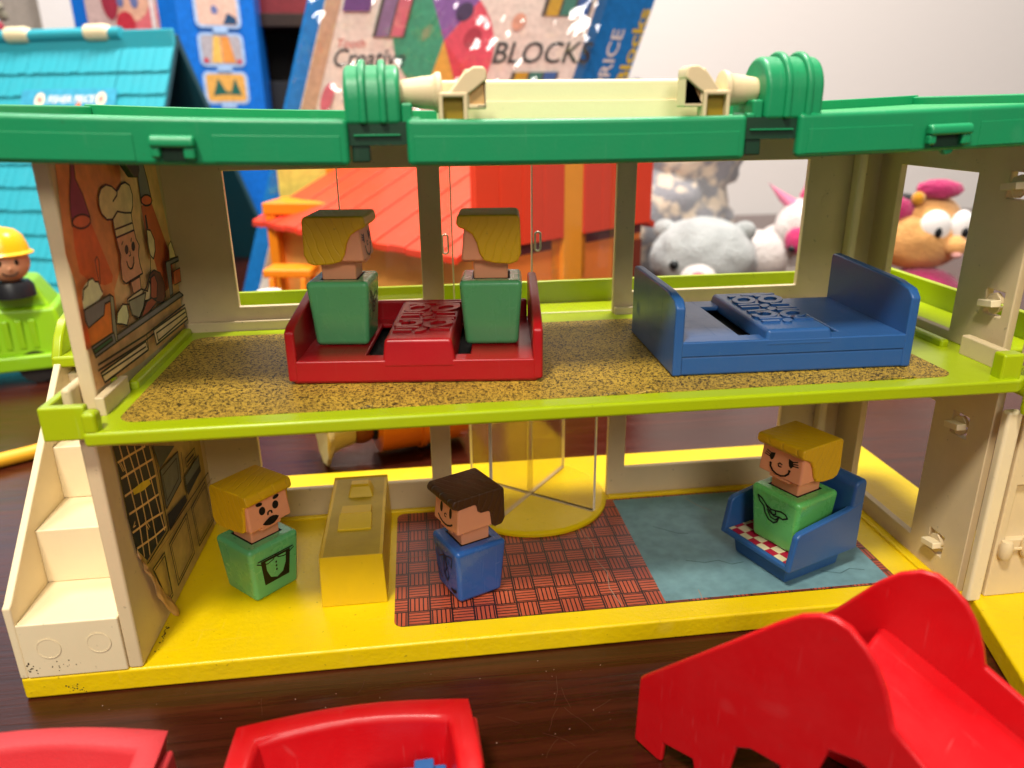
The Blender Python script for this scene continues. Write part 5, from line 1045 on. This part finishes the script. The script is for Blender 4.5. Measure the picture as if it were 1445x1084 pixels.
t = thing('grey_bear', 'grey plush bear with white muzzle lying behind the right upper window', 'plush toy', (44.6, 59.5, 0), -22)
mb = MB(); mb.ball((0, 4, 3.6), 6.4, 5.5, 3.8, sub=3, lump=.1, seed=1); mb.build('body', PG, t)
mb = MB(); mb.ball((0, -1.5, 4.9), 5.9, 4.9, 4.5, sub=4, lump=.07, seed=3); hd = mb.build('head', PG, t)
mb = MB(); mb.ball((-.3, -6.1, 3.3), 2.0, 1.6, 1.7, sub=3, lump=.05); mb.build('muzzle', PW, hd)
mb = MB(); mb.ball((-.3, -7.65, 3.9), .75, .4, .55, sub=2); mb.build('nose', plush_mat('pink_nose', 'e08890'), hd)
for x in (-3.0, 1.4): mb = MB(); mb.ball((x, -5.6, 4.6), .62, .4, .55, sub=2); mb.build('eye', BLK, hd)
for x in (-4.6, 4.3): mb = MB(); mb.ball((x, -1.0, 7.9), 1.3, .9, 1.1, sub=3, lump=.08); mb.build('ear', PG, hd)
t = thing('unicorn_plush', 'white plush unicorn with pink horn and mane beside the grey bear', 'plush toy', (55.6, 62, 0), -40)
mb = MB(); mb.ball((1, 3, 3.8), 6, 6, 4.1, sub=3, lump=.1, seed=6); mb.build('body', PW, t)
mb = MB(); mb.ball((3.0, -.5, 7.6), 4.2, 4, 3.7, sub=3, lump=.06, seed=7); hd = mb.build('head', PW, t)
mb = MB(); mb.ball((-1.8, -3.0, 4.4), 3.4, 3, 2.9, sub=3, lump=.06, seed=9); mb.build('muzzle', PW, hd)
mb = MB(); mb.ball((-2.4, -6.0, 3.4), .8, .3, .9, sub=2); mb.build('nostril', PP, hd)
mb = MB(); mb.ball((2.4, -4.4, 6.6), 1.35, .7, 1.5, sub=3); mb.build('cheek', PP, hd)
mb = MB(); mb.ball((2.1, -4.8, 5.7), .5, .5, .45, sub=2); mb.build('eye', BLK, hd)
mb = MB(); mb.tube([(1.2, -1.5, 10.2), (0, -1.8, 11.1), (-1.0, -2.1, 11.9), (-1.6, -2.3, 12.4)], .5, 12)
for v in mb.bm.verts:
    k = max(.15, min(1.7, (12.6 - v.co.z / C) / 1.4)); 
    ax = Vector((1.2 - (v.co.z / C - 10.2) * 1.27, -1.5 - (v.co.z / C - 10.2) * .36, v.co.z / C)) * C; v.co = ax + (v.co - ax) * k
mb.build('horn', plastic('horn_pink', 'd87c9c', rough=.25), hd)
for x, y, z, r in ((3.5, -.5, 11.3, 2.0), (5.0, 0, 12.2, 1.8), (6.3, .5, 10.6, 2.2)): mb = MB(); mb.ball((x, y, z), r, r * .8, r, sub=3, lump=.4, seed=int(z)); mb.build('mane_tuft', PP, hd)
t = thing('bow_doll', 'peach-faced plush doll with big white eyes and magenta bow, right window', 'plush toy', (65.6, 51, 0), -20); t.scale = (.9, .9, .93)
mb = MB(); mb.ball((.6, -1.6, 2.0), 4.6, 3.4, 3.0, sub=3, lump=.06, seed=3); mb.build('shirt', PM, t)
mb = MB(); mb.ball((-3.4, -3.6, 2.6), 2.6, 2.0, 2.2, sub=3, lump=.12, seed=4); mb.build('sleeve', PY, t)
mb = MB(); mb.ball((-.4, 0, 7.0), 5.6, 4.4, 3.7, sub=4, lump=.04, seed=8); hd = mb.build('head', PO, t); hd.location.z = 1.2 * C
mb = MB(); mb.ball((.3, 0, 9.3), 3.7, 3.6, 2.7, sub=3); mb.build('forehead', PO, hd)
mb = MB(); mb.ball((2.9, -3.5, 6.6), 1.4, 1.2, 1.2, sub=3); mb.build('nose', PO, hd)
mb = MB(); mb.ball((2.9, -4.5, 5.7), .6, .35, .35, sub=2); mb.build('mouth', plush_mat('pale_pink', 'e8a8a0'), hd)
for x, y, w in ((.4, -3.5, 1.75), (3.3, -3.1, 1.3)):
    mb = MB(); mb.ball((x, y, 8.6), w, .8, 1.9, sub=3); ey = mb.build('eye_white', plastic('eye_white', 'eeeae8', rough=.3), hd)
    mb = MB(); mb.ball((x + .25, y - .75, 8.1), .42, .25, .62, sub=2); mb.build('pupil', BLK, hd)
mb = MB(); mb.ball((-2.6, .6, 10.0), 3.2, 3.0, 1.9, sub=3); mb.build('hair', BLK, hd)
for c, r in (((-4.0, -2.0, 10.3), (2.4, 1.2, 1.5)), ((.6, -2.0, 12.6), (2.5, 1.2, 1.1))): mb = MB(); mb.ball(c, *r, sub=3, lump=.15, seed=2); mb.build('bow_loop', PM, hd)
mb = MB(); mb.ball((-1.6, -2.6, 11.6), .8, .7, .8, sub=2); mb.build('bow_knot', PY, hd)

# dark cabinet and bright window behind the cartons
t = thing('dark_cabinet', 'dark brown wooden cabinet standing between the two cartons', 'cabinet', (-8, 112, 0))
DKW = flat('cabinet_wood', '2c1a14', .5)
mb = MB(); mb.plate('y', 0, 14, -8, 12, 0, 70, [(-5.4, 10, 4, 34), (-5.4, 10, 36, 66)]); mb.build('carcass', DKW, t, bevel=.15)
mb = MB(); mb.box(-5.3, 9.9, 12, 13, 4, 66); mb.build('cabinet_back', flat('cabinet_dark', '15100f', .7), t)
mb = MB(); mb.box(-4.8, 4, 1.5, 9, 36.01, 44); mb.build('shelf_box', flat('cabinet_red', '782028'), t, bevel=.1)
mb = MB(); mb.box(-3.5, 2.5, 2.5, 9, 4.02, 26); mb.build('shelf_case', flat('case_black', '1c1c20'), t, bevel=.1)
t = thing('window', 'bright pale blue window beyond the teal house', 'window', (-91, 134, 50))
mb = MB(); mb.plate('y', 0, 5, -39, 38.4, -70, 70, [(-34, 30.5, -64, 64)]); mb.build('window_frame', flat('frame_grey', '958a80', .6), t, bevel=.2)
mg = bpy.data.materials.new('daylit_pane'); mg.use_nodes = True; e_ = mg.node_tree.nodes['Principled BSDF']; e_.inputs['Base Color'].default_value = (.4, .5, .6, 1); e_.inputs['Emission Color'].default_value = (.66, .82, 1, 1); e_.inputs['Emission Strength'].default_value = .7
mb = MB(); mb.box(-34.2, 30.7, 2, 2.6, -64.2, 64.2); mb.build('window_pane', mg, t)
t = thing('dried_plant', 'dried flower sprig with a red bloom in the top left corner', 'plant', (-46.5, 101, 0))
mb = MB(); mb.lathe([(1.6, 0), (2.0, .5), (2.2, 8), (1.4, 12), (1.2, 13)], (0, 0, 0), 'z', 20); mb.build('vase', flat('vase_brown', '6a5448', .5), t)
mb = MB(); mb.tube([(0, 0, 12), (-.6, 0, 20), (-.3, 0, 28), (.5, 0, 36), (.2, 0, 41)], .35, 8); mb.tube([(-.3, 0, 26), (1.3, -.6, 31)], .2, 6); mb.build('stem', flat('stem_grey', '6c6658', .8), t)
for k in range(26): 
    mb = MB() if k == 0 else mb
    mb.ball((random.gauss(.2, .9), random.gauss(0, .8), random.uniform(33.5, 40)), random.uniform(.4, .9), sub=1, lump=.3, seed=k)
mb.build('dry_leaves', flat('leaf_grey', '8c8674', .9), t, kind='stuff')
mb = MB(); mb.ball((.8, -.5, 32.6), 1.1, 1.0, 1.0, sub=2, lump=.25); mb.build('bloom', flat('bloom_red', 'a03848', .8), t)
